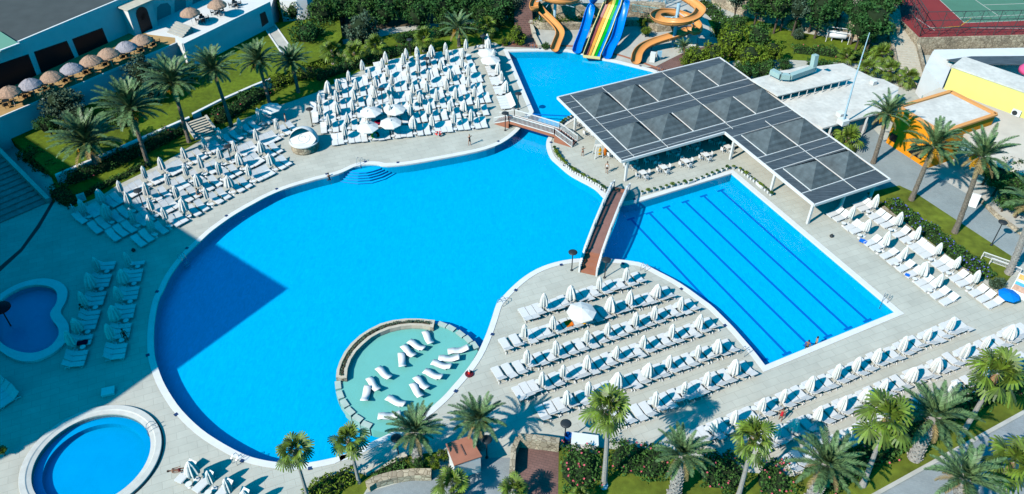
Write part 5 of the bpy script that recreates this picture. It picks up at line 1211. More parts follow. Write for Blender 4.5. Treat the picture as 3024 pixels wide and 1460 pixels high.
def palm(kind, base, crown, rpx, label, fruit=False, tr=None, z=0.0, group='palms around the pools', skirt=True):
    global pc
    B = G(*base, z); T = top(base, crown, z); dist = (T-Vector((0, 0, H))).length; R = rpx*dist/F*(.9 if base[1] > 1200 else 1)
    o = thing('date_palm' if kind == 'd' else 'fan_palm', label, 'palm tree', B, 0, group)
    v = T-B; h = v.z; r0 = tr or (.24 if kind == 'd' else .16); mb = MB(); N = 14
    pts = []; rs = []
    for i in range(N+1):
        t = i/N; pts.append(Vector((v.x*t**1.3, v.y*t, h*t))); q = r0*(1.15-.3*t) if kind == 'd' else r0*(1.5-.65*t**.5)
        rs.append(q*(1.06 if i % 2 else .95) if kind == 'd' else q)
    rs[0] *= 1.25
    if kind == 'd': rs[-1] *= 1.3; rs[-2] *= 1.25
    mb.tube(pts, rs, 9)
    if kind == 'd':                      # cut frond bases stand out of the bark
        r = random.Random(pc); M_ = int(26*h)
        for k in range(M_):
            t = (k+.5)/M_; a = k*2.39996; j = min(N-1, int(t*N)); c = pts[j].lerp(pts[j+1], t*N-j); rad = rs[j]*.95; s = r0*(.30 if r0 > .3 else .20)
            e = Vector((math.cos(a), math.sin(a), 0)); f = Vector((-e.y, e.x, 0)); b0 = c+e*rad
            mb.add([b0-f*s+Vector((0, 0, -s*.9)), b0+f*s+Vector((0, 0, -s*.9)), b0+e*s*.9+Vector((0, 0, s*.7)), b0-f*s*.4+Vector((0, 0, s*.2)), b0+f*s*.4+Vector((0, 0, s*.2))], [(0, 1, 2), (0, 2, 3), (1, 4, 2), (2, 4, 3)])
    link('trunk', mb, m_bark if (kind == 'd' and r0 <= .3) else (m_barkpale), o)
    c = link('crown', (DC[3+pc % 3] if (base[1] < 520 and base[0] < 900) else DC[pc % 3]) if kind == 'd' else FC[pc % 4], None, o, v+Vector((0, 0, -.1))); s = R/(3.35 if kind == 'd' else 1.95); c.scale = (s, s, s); c.rotation_euler = (0, 0, pc*1.7)
    if kind == 'd': f = link('dry_fronds', DRY, None, o, v+Vector((0, 0, -.15))); f.scale = (s,)*3; f.rotation_euler = (0, 0, pc)
    if fruit: f = link('fruit', FRM, None, o, v); f.scale = (s*.9+.1,)*3
    if kind == 'f' and skirt: f = link('dry_skirt', SKM, None, o, v+Vector((0, 0, -.05))); f.scale = (1.1, 1.1, min(1.3, h/3))
    pc += 1; return o
gp1 = 'palms along the upper lawn'; gp2 = 'palms along the lower hedge'; gp3 = 'palms beside the right road'
palm('d', (289, 500), (256, 420), 100, 'leftmost tall date palm by the low white wall with orange fruit', True, .27, group=gp1)
palm('d', (438, 488), (386, 322), 98, 'date palm second from the left above the left terrace', True, .25, group=gp1)
palm('d', (559, 420), (509, 243), 88, 'date palm beside the garden steps', True, .24, group=gp1)
palm('d', (684, 374), (629, 205), 76, 'date palm with few fruits right of the garden steps', False, .22, group=gp1)
palm('d', (796, 305), (762, 180), 68, 'date palm with orange fruit near the striped open parasol', True, .22, group=gp1)
palm('d', (881, 273), (862, 184), 62, 'date palm growing in front of the pale garden path', False, .22, group=gp1)
palm('d', (1356, 138), (1353, 84), 60, 'date palm with many yellow fruits behind the northern field', True, .26)
for b, c, r_, l in (((1253, 152), (1251, 108), 40, 'bright fan palm behind the top row of the northern field'), ((1428, 112), (1436, 72), 36, 'fan palm right of the yellow fruited date palm'), ((985, 188), (979, 148), 40, 'leftmost low fan palm behind the northern field'), ((1052, 192), (1045, 154), 40, 'second low fan palm behind the northern field'), ((1112, 168), (1107, 130), 40, 'third low fan palm behind the northern field')):
    palm('f', b, c, r_, l, tr=.2)
palm('d', (2022, 165), (2018, 138), 30, 'small palm beside the pump cabinet', tr=.16)
for i, (b, c, r_) in enumerate((((2505, 190), (2501, 160), 30), ((2566, 140), (2566, 112), 28), ((2606, 190), (2606, 155), 36), ((2562, 232), (2562, 202), 36), ((2630, 240), (2630, 205), 36), ((2690, 258), (2688, 226), 30))):
    palm('f', b, c, r_, ['low fan palm at the left end of the group by the stone stairs', 'low fan palm nearest the rubble wall by the stone stairs', 'low fan palm touching the middle of the stone stairs', 'low fan palm at the near left of the group by the stairs', 'broad low fan palm between the roof and the stone stairs', 'low fan palm at the foot of the stone stairs'][i], tr=.18, group='low fan palms beside the stone stairs')
palm('f', (2512, 440), (2506, 405), 46, 'bushy low fan palm at the right edge of the pavilion roof', tr=.2)
palm('d', (2578, 482), (2622, 336), 70, 'tall date palm standing left of the orange shop', True, .26, group=gp3)
palm('d', (2691, 591), (2757, 432), 88, 'tall date palm in front of the orange shop windows', True, .27, group=gp3)
palm('d', (2819, 687), (2900, 462), 92, 'tallest date palm on the right lawn by the road', True, .28, group=gp3)
palm('d', (2978, 808), (3058, 600), 90, 'date palm cut by the right edge beside the small goals', False, .32, group=gp3)
palm('f', (912, 1478), (868, 1330), 66, 'slim fan palm at the lower left over the round pool end', tr=.13, group=gp2)
palm('f', (1060, 1424), (1028, 1296), 66, 'slim fan palm left of the round lamp, lower edge', tr=.13, group=gp2)
palm('d', (1234, 1362), (1226, 1276), 108, 'stout date palm left of the red roofed kiosk', False, .40, group=gp2)
palm('d', (1419, 1318), (1414, 1240), 104, 'stout date palm with fruit right of the red roofed kiosk', True, .38, group=gp2)
palm('f', (1783, 1432), (1797, 1208), 86, 'tall fan palm over the lowest row of the peninsula block', tr=.19, group=gp2)
palm('d', (1990, 1462), (2014, 1345), 110, 'stout date palm with rough grey trunk, middle of lower hedge', False, .46, group=gp2)
palm('f', (2180, 1468), (2226, 1290), 80, 'fan palm with thin pale trunk above the pink oleanders', tr=.17, group=gp2)
palm('d', (2398, 1475), (2441, 1372), 128, 'widest date palm with scaly trunk at the lower right', False, .50, group=gp2)
palm('f', (2547, 1433), (2620, 1232), 92, 'fan palm leaning right between two scaly date palms', tr=.18, group=gp2)
palm('d', (2700, 1352), (2760, 1232), 124, 'scaly date palm beside the kerb at the lower right', False, .46, group=gp2)
palm('f', (2839, 1285), (2948, 1100), 90, 'fan palm leaning over the right end of the lower rows', tr=.19, group=gp2)
palm('d', (2800, 1545), (2848, 1412), 120, 'date palm rising from the lower road at the photo bottom', False, .46, group=gp2)
palm('f', (2950, 1490), (2995, 1362), 80, 'fan palm in the bottom right corner', tr=.17, group=gp2)
for b, c, r_, l in (((1338, 1478), (1333, 1430), 66, 'low spreading fan palm in front of the red roofed kiosk'), ((1520, 1486), (1518, 1444), 58, 'low fan palm beside the lower terracotta terrace'), ((1714, 1500), (1714, 1462), 40, 'low fan palm cut by the bottom edge')): palm('f', b, c, r_, l, tr=.2, group=gp2, skirt=False)

# ================================================================== TREES, SHRUBS, HEDGES
def crown_mesh(seed, nclump=26, nleaf=70, s=.10, flat=.85):
    q = random.Random(seed); mb = MB(); cl = []
    for i in range(nclump):
        d = Vector((q.gauss(0, 1), q.gauss(0, 1), q.gauss(0, 1))).normalized(); c = d*q.uniform(.45, .86); c.z *= flat; cl.append((c, q.uniform(.18, .34)))
    for c, r in cl:
        for k in range(nleaf):
            d = Vector((q.gauss(0, 1), q.gauss(0, 1), q.gauss(0, 1))).normalized(); p = c+d*r*q.uniform(.55, 1.08)
            a = Vector((q.gauss(0, 1), q.gauss(0, 1), q.gauss(0, .7))).normalized()*s*q.uniform(.6, 1.2); b = a.cross(d if q.random() < .6 else Vector((q.gauss(0, 1), q.gauss(0, 1), q.gauss(0, 1)))); 
            b = b.normalized()*a.length*.5 if b.length > 1e-5 else Vector((0, 0, .03))
            mb.add([p-a, p-b, p+a, p+b], [(0, 1, 2, 3)])
    return mb.mesh('crown')
TCR = {}
for k, m in (('d', m_leafd), ('m', m_leafm), ('y', m_leafy), ('o', m_leafo)):
    TCR[k] = [crown_mesh(ord(k)*10+i, s=.075) for i in range(3)]
    for me in TCR[k]: me.materials.append(m)
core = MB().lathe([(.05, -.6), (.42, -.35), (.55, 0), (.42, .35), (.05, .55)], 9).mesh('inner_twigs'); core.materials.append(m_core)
tc_ = 0
KN = {'d': 'dark green', 'm': 'mid green', 'y': 'yellow green', 'o': 'grey green'}
def tree(px, rpx, kind, h, label, z=0.0, group=None, sz=1.0, cat='tree', name='tree'):
    """px: crown centre pixel; h: height of the crown centre"""
    global tc_
    C = G(px[0], px[1], z+h); dist = (C-Vector((0, 0, H))).length; R = rpx*dist/F
    o = thing(name, label, cat, (C.x, C.y, z), 0, group)
    c = link('crown', TCR[kind][tc_ % 3], None, o, (0, 0, h)); c.scale = (R, R, R*sz); c.rotation_euler = (0, 0, tc_*1.3)
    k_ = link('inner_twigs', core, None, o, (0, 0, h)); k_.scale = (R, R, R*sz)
    mb = MB(); mb.tube([(0, 0, 0), (.1, .05, h*.5), (0, 0, h)], [.16*min(1.3, R/2), .11*min(1.3, R/2), .05], 6)
    for k in range(4): a = k*1.6+tc_; mb.tube([(.05, .02, h*.5), (math.cos(a)*R*.5, math.sin(a)*R*.5, h+R*.1)], [.07, .03], 5)
    link('trunk', mb, m_trunk, o); tc_ += 1; return o
def nm(kind, where): return f'{KN[kind]} {where}'
bg_ = 'trees behind the northern field'
for i, (x, y, r_, k, h) in enumerate([(908, 100, 46, 'd', 2.6), (872, 22, 40, 'm', 4), (950, 30, 44, 'm', 4.2), (1010, 12, 44, 'd', 4.5), (1066, 84, 50, 'o', 2.8), (1075, 22, 46, 'm', 4.5), (1140, 22, 50, 'd', 4.4), (1205, 10, 44, 'm', 4.8), (1236, 36, 42, 'd', 4.2), (1300, 14, 48, 'd', 4.8), (1318, 54, 34, 'm', 3.2), (1388, 8, 46, 'd', 5), (1420, 34, 34, 'm', 3.8), (1470, 24, 46, 'd', 4.4), (1505, 4, 36, 'o', 4.8), (1160, -22, 46, 'm', 6), (1250, -22, 46, 'd', 6), (1350, -20, 46, 'm', 6), (1440, -25, 46, 'd', 6), (1000, -20, 46, 'm', 6), (1080, -25, 40, 'd', 6)]):
    tree((x, y+6), r_*1.12, k, h*.62, nm(k, f'tree, {od(i)} counted in the grove at the top centre'), group=bg_, z=0, sz=1.15)
tree((1190, 110), 19, 'd', 1.0, 'round bright shrub between two fan palms behind the northern field', cat='shrub', name='shrub')
tree((1528, 104), 32, 'y', 1.6, 'yellow green bush beside the white notice board', cat='shrub', name='shrub', sz=1.1)
tree((1490, 122), 16, 'y', .7, 'small yellow bush at the corner of the slide pool', cat='shrub', name='shrub')
for i, (x, y, r_, k, h, l) in enumerate([(180, 305, 58, 'o', 3.0, 'olive tree between the terrace wall and the leftmost palm'), (420, 212, 52, 'o', 3.0, 'olive tree between the terrace wall and the second palm'), (330, 300, 36, 'm', 2.0, 'small tree behind the second date palm'), (480, 215, 34, 'd', 2.0, 'small dark tree behind the third date palm'), (250, 360, 30, 'd', 1.4, 'bush on the upper lawn behind the leftmost palm'), (560, 205, 30, 'm', 1.8, 'small tree near the palm with few fruits'), (222, 352, 44, 'o', 2.0, 'grey green tree touching the leftmost palm crown'), (455, 262, 40, 'o', 2.2, 'grey green tree right of the second palm crown'), (520, 232, 34, 'd', 1.8, 'dark tree under the crown of the third date palm'), (140, 372, 34, 'd', 1.6, 'dark bush near the left end of the terrace wall'), (345, 345, 36, 'm', 1.4, 'bush on the lawn left of the second palm trunk'), (395, 268, 38, 'd', 2.2, 'dark tree hidden behind the second palm crown')]):
    tree((x, y), r_, k, h, l, z=1.2, group='trees on the upper lawn')
for i, (x, y, r_, k, h) in enumerate([(2060, 168, 40, 'y', 1.7), (2112, 160, 44, 'y', 2.0), (2165, 120, 58, 'y', 2.6), (2215, 168, 52, 'y', 2.6), (2240, 110, 52, 'm', 2.8), (2180, 70, 34, 'm', 2.4), (2262, 205, 36, 'm', 2.0), (2280, 150, 40, 'y', 2.2), (2125, 90, 28, 'm', 1.8), (2200, 215, 40, 'd', 1.6), (2030, 178, 24, 'y', 1.1)]):
    tree((x, y), r_, k, h, nm(k, f'bush, {od(i)} counted in the thicket behind the pavilion'), group='bushes in the thicket behind the pavilion', cat='bush', name='bush')
for i, (x, y, r_, k, h) in enumerate([(2240, 10, 44, 'm', 5), (2304, 14, 46, 'm', 5), (2360, 20, 40, 'o', 5), (2428, 28, 56, 'd', 5), (2490, 6, 46, 'd', 6), (2540, 36, 46, 'd', 5.5), (2588, 58, 60, 'd', 5.5), (2606, 10, 50, 'd', 6.5), (2180, -12, 40, 'o', 5.5), (2545, 84, 38, 'd', 4), (2330, -20, 46, 'd', 6.5), (2420, -25, 50, 'd', 7), (2640, -20, 40, 'd', 7)]):
    tree((x, y), r_, k, h, nm(k, f'tree, {od(i)} counted above the rubble wall at the back'), group='trees above the rubble wall', z=0)
for i, (x, y, r_, k, h) in enumerate([(2922, 500, 34, 'd', 2.4), (2955, 530, 44, 'd', 2.6), (2998, 548, 46, 'm', 2.6), (3020, 600, 42, 'd', 2.2), (2975, 590, 34, 'm', 1.8), (3040, 560, 44, 'd', 3), (2990, 500, 36, 'd', 3)]):
    tree((x, y), r_, k, h, nm(k, f'tree, {od(i)} counted in the clump at the right edge'), group='trees at the right edge')
for x, y, r_, k, h, l in [(2357, 100, 20, 'o', 1.0, 'grey green shrub on the back lawn left of the gas tank'), (2318, 190, 22, 'd', .9, 'round dark shrub beside the ventilation duct'), (2345, 75, 20, 'd', 1.2, 'dark shrub against the rubble wall'), (1612, 136, 15, 'm', .5, 'small round shrub at the foot of the left spiral slide'), (1897, 62, 16, 'y', 1.6, 'yellow vine shrub beside the slide tower'), (1908, 92, 18, 'y', 1.0, 'yellow shrub below the slide tower railing'), (1235, 1370, 26, 'm', .8, 'bush under the stout palm left of the kiosk'), (1281, 1362, 25, 'y', .9, 'yellow green bush left of the kiosk'), (1311, 1345, 22, 'y', .9, 'yellow green bush touching the kiosk wall'), (2945, 838, 24, 'o', .6, 'round purple tinged shrub at the end of the flower hedge'), (95, 462, 22, 'm', .9, 'shrub at the top of the shaded slope'), (4, 1330, 14, 'y', .8, 'bush cut by the left edge beside the round pool'), (2008, 60, 22, 'm', .8, 'shrub inside the loop of the right spiral slide')]:
    tree((x, y), r_, k, h, l, cat='shrub', name='shrub')
def hedge(pts, w, h, kind, label, z=0.0, dens=70, fl=None, nfl=0, s=.16):
    P = [G(*q, z) for q in pts]; q = random.Random(len(label)*7+int(pts[0][0])); o = thing('hedge', label, 'hedge', (0, 0, 0)); mb = MB(); cr = MB(); fb = MB(); L = [0]
    for a, b in zip(P[:-1], P[1:]): L.append(L[-1]+(b-a).length)
    def at(t):
        j = max(i for i in range(len(L)-1) if L[i] <= t+1e-6); f = (t-L[j])/max(1e-6, L[j+1]-L[j]); d = (P[j+1]-P[j]).normalized(); return P[j].lerp(P[j+1], f), Vector((-d.y, d.x, 0))
    ph = [q.uniform(0, 6) for _ in range(4)]
    def prof(t): return 1+.22*math.sin(t*1.1+ph[0])+.15*math.sin(t*2.7+ph[1])
    n = int(L[-1]*w*dens)+60
    for i in range(n):
        t = q.uniform(0, L[-1]); c, nn = at(t); hh = h*prof(t); a = q.uniform(-.15, math.pi+.15); rad = q.uniform(.8, 1.06)+.10*math.sin(t*5+a*3)
        p = c+nn*math.cos(a)*w/2*rad*(.9+.15*math.sin(t*1.9+ph[2]))+Vector((0, 0, max(.05, math.sin(a))**.6*hh*rad))
        if q.random() < .04: p += Vector((q.gauss(0, .12), q.gauss(0, .12), .15))
        u = Vector((q.gauss(0, 1), q.gauss(0, 1), q.gauss(0, .8))).normalized()*s*q.uniform(.5, 1.1); v = u.cross(Vector((q.gauss(0, 1), q.gauss(0, 1), q.gauss(0, 1)))).normalized()*u.length*.5
        mb.add([p-u, p-v, p+u, p+v], [(0, 1, 2, 3)])
        if fl and i < nfl:
            for _ in range(2): g = Vector((q.gauss(0, 1), q.gauss(0, 1), q.gauss(0, .4))).normalized()*.10; g2 = Vector((-g.y, g.x, .03)); e = Vector((0, 0, .12)); fb.add([p+e-g, p+e-g2, p+e+g, p+e+g2], [(0, 1, 2, 3)])
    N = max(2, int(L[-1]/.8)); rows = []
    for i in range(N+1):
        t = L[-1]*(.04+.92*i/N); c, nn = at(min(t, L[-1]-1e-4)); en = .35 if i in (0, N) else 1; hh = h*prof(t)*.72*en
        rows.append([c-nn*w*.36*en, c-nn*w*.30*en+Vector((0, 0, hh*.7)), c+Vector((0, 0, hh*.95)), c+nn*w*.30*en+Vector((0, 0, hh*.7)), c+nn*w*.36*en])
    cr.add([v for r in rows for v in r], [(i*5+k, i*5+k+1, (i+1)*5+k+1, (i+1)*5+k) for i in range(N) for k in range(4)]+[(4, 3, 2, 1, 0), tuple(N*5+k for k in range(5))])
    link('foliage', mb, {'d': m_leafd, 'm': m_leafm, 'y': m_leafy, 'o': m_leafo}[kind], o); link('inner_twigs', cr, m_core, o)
    if fl: link('flowers', fb, fl, o)['kind'] = 'stuff'
    return o
hedge([(178, 548), (225, 528), (330, 485), (440, 436), (552, 376)], 3.0, 1.3, 'd', 'dark oleander hedge below the low white wall left of the garden steps', fl=m_pink, nfl=50)
hedge([(225, 590), (300, 555), (380, 515), (440, 485)], 1.2, .6, 'm', 'low dark hedge edge above the left terrace')
hedge([(632, 370), (700, 326), (760, 290), (800, 262)], 2.8, 1.5, 'd', 'dark hedge below the low white wall right of the garden steps', fl=m_pink, nfl=16)
hedge([(795, 262), (850, 235), (915, 222), (960, 205)], 3.4, 1.4, 'y', 'sunlit yellow green hedge round the foot of two date palms')
hedge([(930, 245), (960, 225), (1020, 205), (1110, 178), (1200, 150), (1240, 140)], 2.4, 1.2, 'd', 'dark undergrowth between the low fan palms', fl=m_pink, nfl=14)
hedge([(1160, 128), (1240, 112), (1320, 100), (1400, 92), (1490, 78)], 2.6, 1.3, 'm', 'long clipped hedge behind the yellow fruited palm')
hedge([(80, 452), (120, 480), (168, 512)], 3.0, 1.2, 'm', 'scrubby planting on the shaded slope beside the wide stairs', fl=m_pink, nfl=4)
hedge([(165, 560), (190, 590), (225, 606)], 2.2, .9, 'd', 'dark planting beside the stacked white boards in the shade')
hedge([(2620, 600), (2680, 645), (2760, 704), (2850, 772), (2925, 826)], 2.6, .8, 'm', 'long hedge with small violet blue flowers above the stone wall', fl=m_blue_fl, nfl=95)
hedge([(1655, 1390), (1770, 1388)], 4.6, 1.5, 'm', 'deep oleander hedge with pink flowers behind the white cabinet', fl=m_pink, nfl=26)
hedge([(1800, 1358), (1880, 1362), (1975, 1385)], 3.6, 1.4, 'm', 'oleander hedge with pink flowers right of the tall fan palm', fl=m_pink, nfl=18)
hedge([(2062, 1395), (2130, 1400), (2200, 1412)], 4.0, 1.5, 'm', 'oleander hedge with pink flowers between two trunks at the bottom', fl=m_pink, nfl=20)
hedge([(2235, 1418), (2330, 1428)], 4.0, 1.4, 'm', 'oleander hedge with pink flowers left of the widest palm', fl=m_pink, nfl=26)
hedge([(2400, 1436), (2470, 1406), (2550, 1358), (2650, 1302)], 3.0, 1.3, 'm', 'hedge behind the widest palm beside the lower rows', fl=m_pink, nfl=22)
hedge([(2660, 1290), (2760, 1236), (2853, 1188), (2950, 1152), (3060, 1118)], 3.0, 1.2, 'm', 'hedge along the right end of the lower rows', fl=m_pink, nfl=26)
hedge([(905, 1480), (960, 1446), (1010, 1420), (1052, 1405)], 2.2, 1.0, 'y', 'sunlit yellow green hedge at the lower left below the slim palms')
hedge([(1100, 1416), (1160, 1388), (1205, 1372)], 1.6, .5, 'm', 'low planting in the walled bed left of the kiosk')
hedge([(1572, 80), (1620, 82), (1700, 80), (1745, 74)], 1.8, 1.9, 'y', 'planting on the rubble wall behind the left spiral slide')
hedge([(1570, 40), (1640, 46), (1720, 46)], 2.4, 3.0, 'm', 'green slope planting under the left spiral loop')
hedge([(1888, 80), (1940, 84), (2050, 66)], 1.6, 1.9, 'm', 'green slope planting beside the slide tower')
hedge([(2060, 8), (2100, 40), (2140, 78), (2150, 110)], 2.6, 1.5, 'm', 'hedge with small white flowers along the curved path', fl=m_white, nfl=40)
hedge([(2335, 152), (2420, 158), (2500, 170), (2560, 180)], 2.2, 1.2, 'm', 'clipped hedge below the gas tank lawn', fl=m_pink, nfl=10)
hedge([(2380, 190), (2450, 200), (2470, 205)], 2.2, 1.0, 'd', 'dark hedge behind the white roof edge')
def lowwall(pts, w, h, m, label, z=0.0):
    o = thing('stone_wall', label, 'wall'); mb = MB(); P = [G(*q, z) for q in pts]
    ds = []
    for i in range(len(P)): d = (P[min(i+1, len(P)-1)]-P[max(i-1, 0)]).normalized(); ds.append(Vector((-d.y, d.x, 0))*w/2)
    vs = [v for p, n in zip(P, ds) for v in (p-n, p-n+Vector((0, 0, h)), p+n+Vector((0, 0, h)), p+n)]
    mb.add(vs, [(i*4+k, i*4+k+1, (i+1)*4+k+1, (i+1)*4+k) for i in range(len(P)-1) for k in range(3)]+[(3, 2, 1, 0), tuple((len(P)-1)*4+k for k in range(4))])
    link('wall', mb, m, o); return o
lowwall([(2604, 618), (2670, 672), (2760, 742), (2860, 820), (2965, 896)], .45, .45, m_stone, 'low stone wall between the flower hedge and the sun loungers')
lowwall([(1088, 1446), (1110, 1432), (1160, 1418), (1220, 1410), (1275, 1410)], .7, .8, m_stone, 'curved rubble wall along the entrance path')
lowwall([(1080, 1402), (1140, 1376), (1200, 1347)], .5, .35, m_ledge, 'pale low wall beside the round lamp near the kiosk')
lowwall([(1512, 1410), (1516, 1350), (1530, 1316)], .45, 1.2, m_stone, 'rough stone side wall of the lower terracotta terrace')
lowwall([(1530, 1314), (1580, 1318), (1650, 1328)], .6, 1.3, m_stone, 'stone back wall of the lower terracotta terrace')
lowwall([(2890, 590), (2940, 640), (3040, 712)], .4, .4, m_stone, 'low stone kerb wall beside the right road')

# ================================================================== LAMPS
LPM = MB().tube([(0, 0, 0), (0, 0, 3.2)], .06, 7).lathe([(.16, 0), (.14, .12), (.06, .2)], 8).mesh('pole'); LHM = MB().lathe([(.05, 3.05), (.28, 3.12), (.48, 3.22), (.50, 3.28), (.30, 3.38), (.02, 3.42)], 16).mesh('lamp_head', True)
for i, (b, t_, l) in enumerate([((2927, 725), (2966, 656), 'on the kerb of the right road'), ((1688, 799), (1693, 745), 'left of the foot of the arched bridge'), ((1785, 821), (1789, 769), 'right of the foot of the arched bridge'), ((923, 374), (913, 322), 'at the left end of the northern field'), ((1492, 386), (1491, 334), 'beside the foot of the short bridge'), ((1530, 325), (1526, 306), 'behind the short bridge'),
        ((426, 617), (410, 563), 'in the middle of the left terrace block'), ((685, 483), (672, 434), 'right of centre in the left terrace block'), ((1131, 312), (1123, 268), 'inside the northern field'), ((1262, 220), (1260, 193), 'in the upper right of the northern field'), ((1213, 163), (1210, 132), 'on the grass behind the northern field'), ((1427, 152), (1424, 124), 'at the top of the loungers beside the slide pool'), ((1178, 1348), (1165, 1294), 'between the slim palm and the stout palm'), ((1667, 1305), (1670, 1256), 'beside the blue bin and the white cabinet'), ((1438, 1352), (1436, 1300), 'right of the red roofed kiosk')]):
    B = G(*b); T = top(b, t_); o = thing('lamp_post', 'black lamp post with round head '+l, 'lamp post', B, 0, 'lamp posts around the terraces'); s = max(.8, min(1.15, T.z/3.3)); o.scale = (1, 1, s)
    link('pole', LPM, m_dark, o); link('lamp_head', LHM, m_dark, o)

# ================================================================== LADDERS
def ladder(px, ang, label):
    p = G(*px, 0); o = thing('pool_ladder', label, 'pool ladder', p, ang, 'steel pool ladders'); mb = MB()
    for x in (-.25, .25): mb.tube([(x, -.75, 0), (x, -.72, .65), (x, -.45, .85), (x, -.1, .7), (x, .08, .2), (x, .1, -1.0)], .03, 5)
    link('handrail', mb, m_steel, o); mb = MB()
    for z in (-.35, -.65, -.95): mb.beam((-.25, .1, z), (.25, .1, z), .09, .03)
    link('rungs', mb, m_steel, o)
for b, a, l in [((1474, 893), 0.9, 'ladder on the east shore of the big pool by the peninsula'), ((1905, 790), -.5, 'ladder at the left rounded shore of the lap pool'), ((2206, 1040), -.9, 'ladder on the lower left shore of the lap pool'), ((2612, 893), 2.6, 'ladder at the right corner of the lap pool'), ((545, 770), -2.2, 'ladder in the shade on the left shore of the big pool'), ((710, 1352), -.4, 'ladder at the bottom shore of the big pool'), ((1573, 146), 3.14, 'ladder at the top shore of the slide pool'), ((1945, 214), 2.5, 'ladder at the right end of the slide pool'), ((1060, 487), 2.9, 'handrail beside the round entry steps')]: ladder(b, a, l)
p = Vector((KID.x+KR*math.cos(.55)+.3, KID.y+KR*math.sin(.55)+.2, .45)); ladder((438, 1275), 1.2+1.0, 'ladder on the right of the raised round pool')

# ================================================================== DOME, KIOSK AND OTHER SINGLE THINGS
dp = G(894, 462); dm = thing('shell_dome', 'white half dome over a stone drum beside the northern field', 'pavilion', dp+Vector((0, 1.9, 0)))
link('drum', MB().lathe([(1.75, 0), (1.8, .2), (1.8, 1.15), (1.7, 1.15)], 40), m_stone, dm)
link('rim', MB().lathe([(1.78, 1.15), (1.95, 1.18), (1.95, 1.32), (1.6, 1.36), (.01, 1.38)], 40), m_white, dm)
mb = MB(); vs = []; K, J = 28, 9
for j in range(J+1):
    for k in range(K+1):
        a = -.25+ (math.pi+.5)*k/K; e = math.pi/2*j/J; vs.append((1.85*math.cos(a)*math.cos(e), 1.85*math.sin(a)*math.cos(e), 1.33+1.75*math.sin(e)))
mb.add(vs, [(j*(K+1)+k, j*(K+1)+k+1, (j+1)*(K+1)+k+1, (j+1)*(K+1)+k) for j in range(J) for k in range(K)])
o = link('dome', mb.mesh('dome', True), m_white, dm)
mb = MB(); T = Matrix.Rotation(R_(24), 3, 'X'); 
for a0_ in range(24): pass
c = Vector((0, -.25, 1.75)); ringp = [c+T @ Vector((1.72*math.cos(a*math.tau/32), 1.55*math.sin(a*math.tau/32), 0)) for a in range(32)]
mb.add(ringp+[v+Vector((0, .05, -.12)) for v in ringp], [tuple(range(32)), tuple(range(63, 31, -1))]+[(i, 32+i, 32+(i+1) % 32, (i+1) % 32) for i in range(32)])
link('tilted_lid', mb, m_white, dm); mb = MB()
for k in range(3): mb.tube([c+T @ Vector(((.3+.3*k)*math.cos(a*.35+k*2), (.3+.3*k)*math.sin(a*.35+k*2), .02)) for a in range(9)], .025, 4)
mb.tube([v+Vector((0, 0, .015)) for v in ringp]+[ringp[0]+Vector((0, 0, .015))], .035, 4)
link('relief', mb, mat('grey_relief', (.55, .56, .56), .7), dm)
ki = thing('kiosk', 'small white kiosk with a flat terracotta coloured roof by the entrance', 'kiosk'); KK = 2.3
kq = GP([(1316, 1311), (1388, 1287), (1423, 1348), (1341, 1375)], KK); cen = sum(kq, Vector())/4
link('wall', MB().prism([Vector((cen.x+(p.x-cen.x)*.93, cen.y+(p.y-cen.y)*.93, 0)) for p in kq], 0, KK-.1), m_white, ki)
mr = MB().prism(kq, KK-.1, KK); link('roof', mr, mat('terracotta_roof', (.42, .17, .11), .8, var=.12, scale=1.5), ki)
mb = MB(); mb.beam((kq[0]+kq[1])/2*.75+(kq[2]+kq[3])/2*.25+Vector((0, 0, .04)), (kq[0]+kq[1])/2*.25+(kq[2]+kq[3])/2*.75+Vector((0, 0, .04)), .09, .08); link('roof_seam', mb, m_terra, ki)
for (x, y), c_, l in (((1369, 1392), (.85, .42, .01), 'yellow'), ((1380, 1387), (0, .22, .75), 'blue'), ((1392, 1384), (.70, .06, .03), 'red')):
    o = thing('litter_bin', l+' round litter bin in front of the kiosk', 'litter bin', G(x, y)); link('bin', MB().lathe([(.24, 0), (.27, .75), (.30, .80), (.22, .82), (.20, .6), (.001, .6)], 16, cap=False), mat('bin_'+l, c_, .4), o); link('opening', MB().lathe([(.13, .62), (.001, .63)], 12, cap=False), m_dark, o)
cb_ = thing('service_counter', 'white rectangular counter standing before the oleander hedge', 'counter'); q = GP([(1689, 1276), (1767, 1286), (1768, 1316), (1686, 1310)], 1.2); link('top', MB().prism(q, 1.1, 1.2), m_white, cb_); cen = sum(q, Vector())/4
link('body', MB().prism([Vector((cen.x+(p.x-cen.x)*.94, cen.y+(p.y-cen.y)*.94, 0)) for p in q], 0, 1.1), m_plastic, cb_)
o = thing('litter_bin', 'dark blue bin between the lamp post and the white counter', 'litter bin', G(1677, 1302)); link('bin', MB().lathe([(.32, 0), (.36, .8), (.38, .85), (.3, .87), (.28, .6), (.001, .6)], 16, cap=False), mat('bin_navy', (0, .07, .35), .4), o)
for (x, y), l, s_ in (((321, 1160), 'flat white box on the shaded terrace near the round pool', (1.1, .9, .25)),):
    o = thing('deck_box', l, 'box', G(x, y), .3); link('body', MB().box((0, 0, .12), s_), m_plastic, o); link('lid', MB().box((0, 0, .27), (1.15, .95, .05)), m_plastic, o)
o = thing('warning_cone', 'red and white cone on a dark round base at the pool edge', 'cone', G(1386, 1106)); link('base', MB().lathe([(.42, 0), (.42, .12), (.3, .16)], 16), mat('maroon_rubber', (.12, .01, .02), .6), o); link('cone', MB().lathe([(.16, .16), (.10, .45)], 12), mat('cone_red', (.7, .03, .02), .5), o); link('stripe', MB().lathe([(.10, .45), (.04, .8)], 12), m_plastic, o)
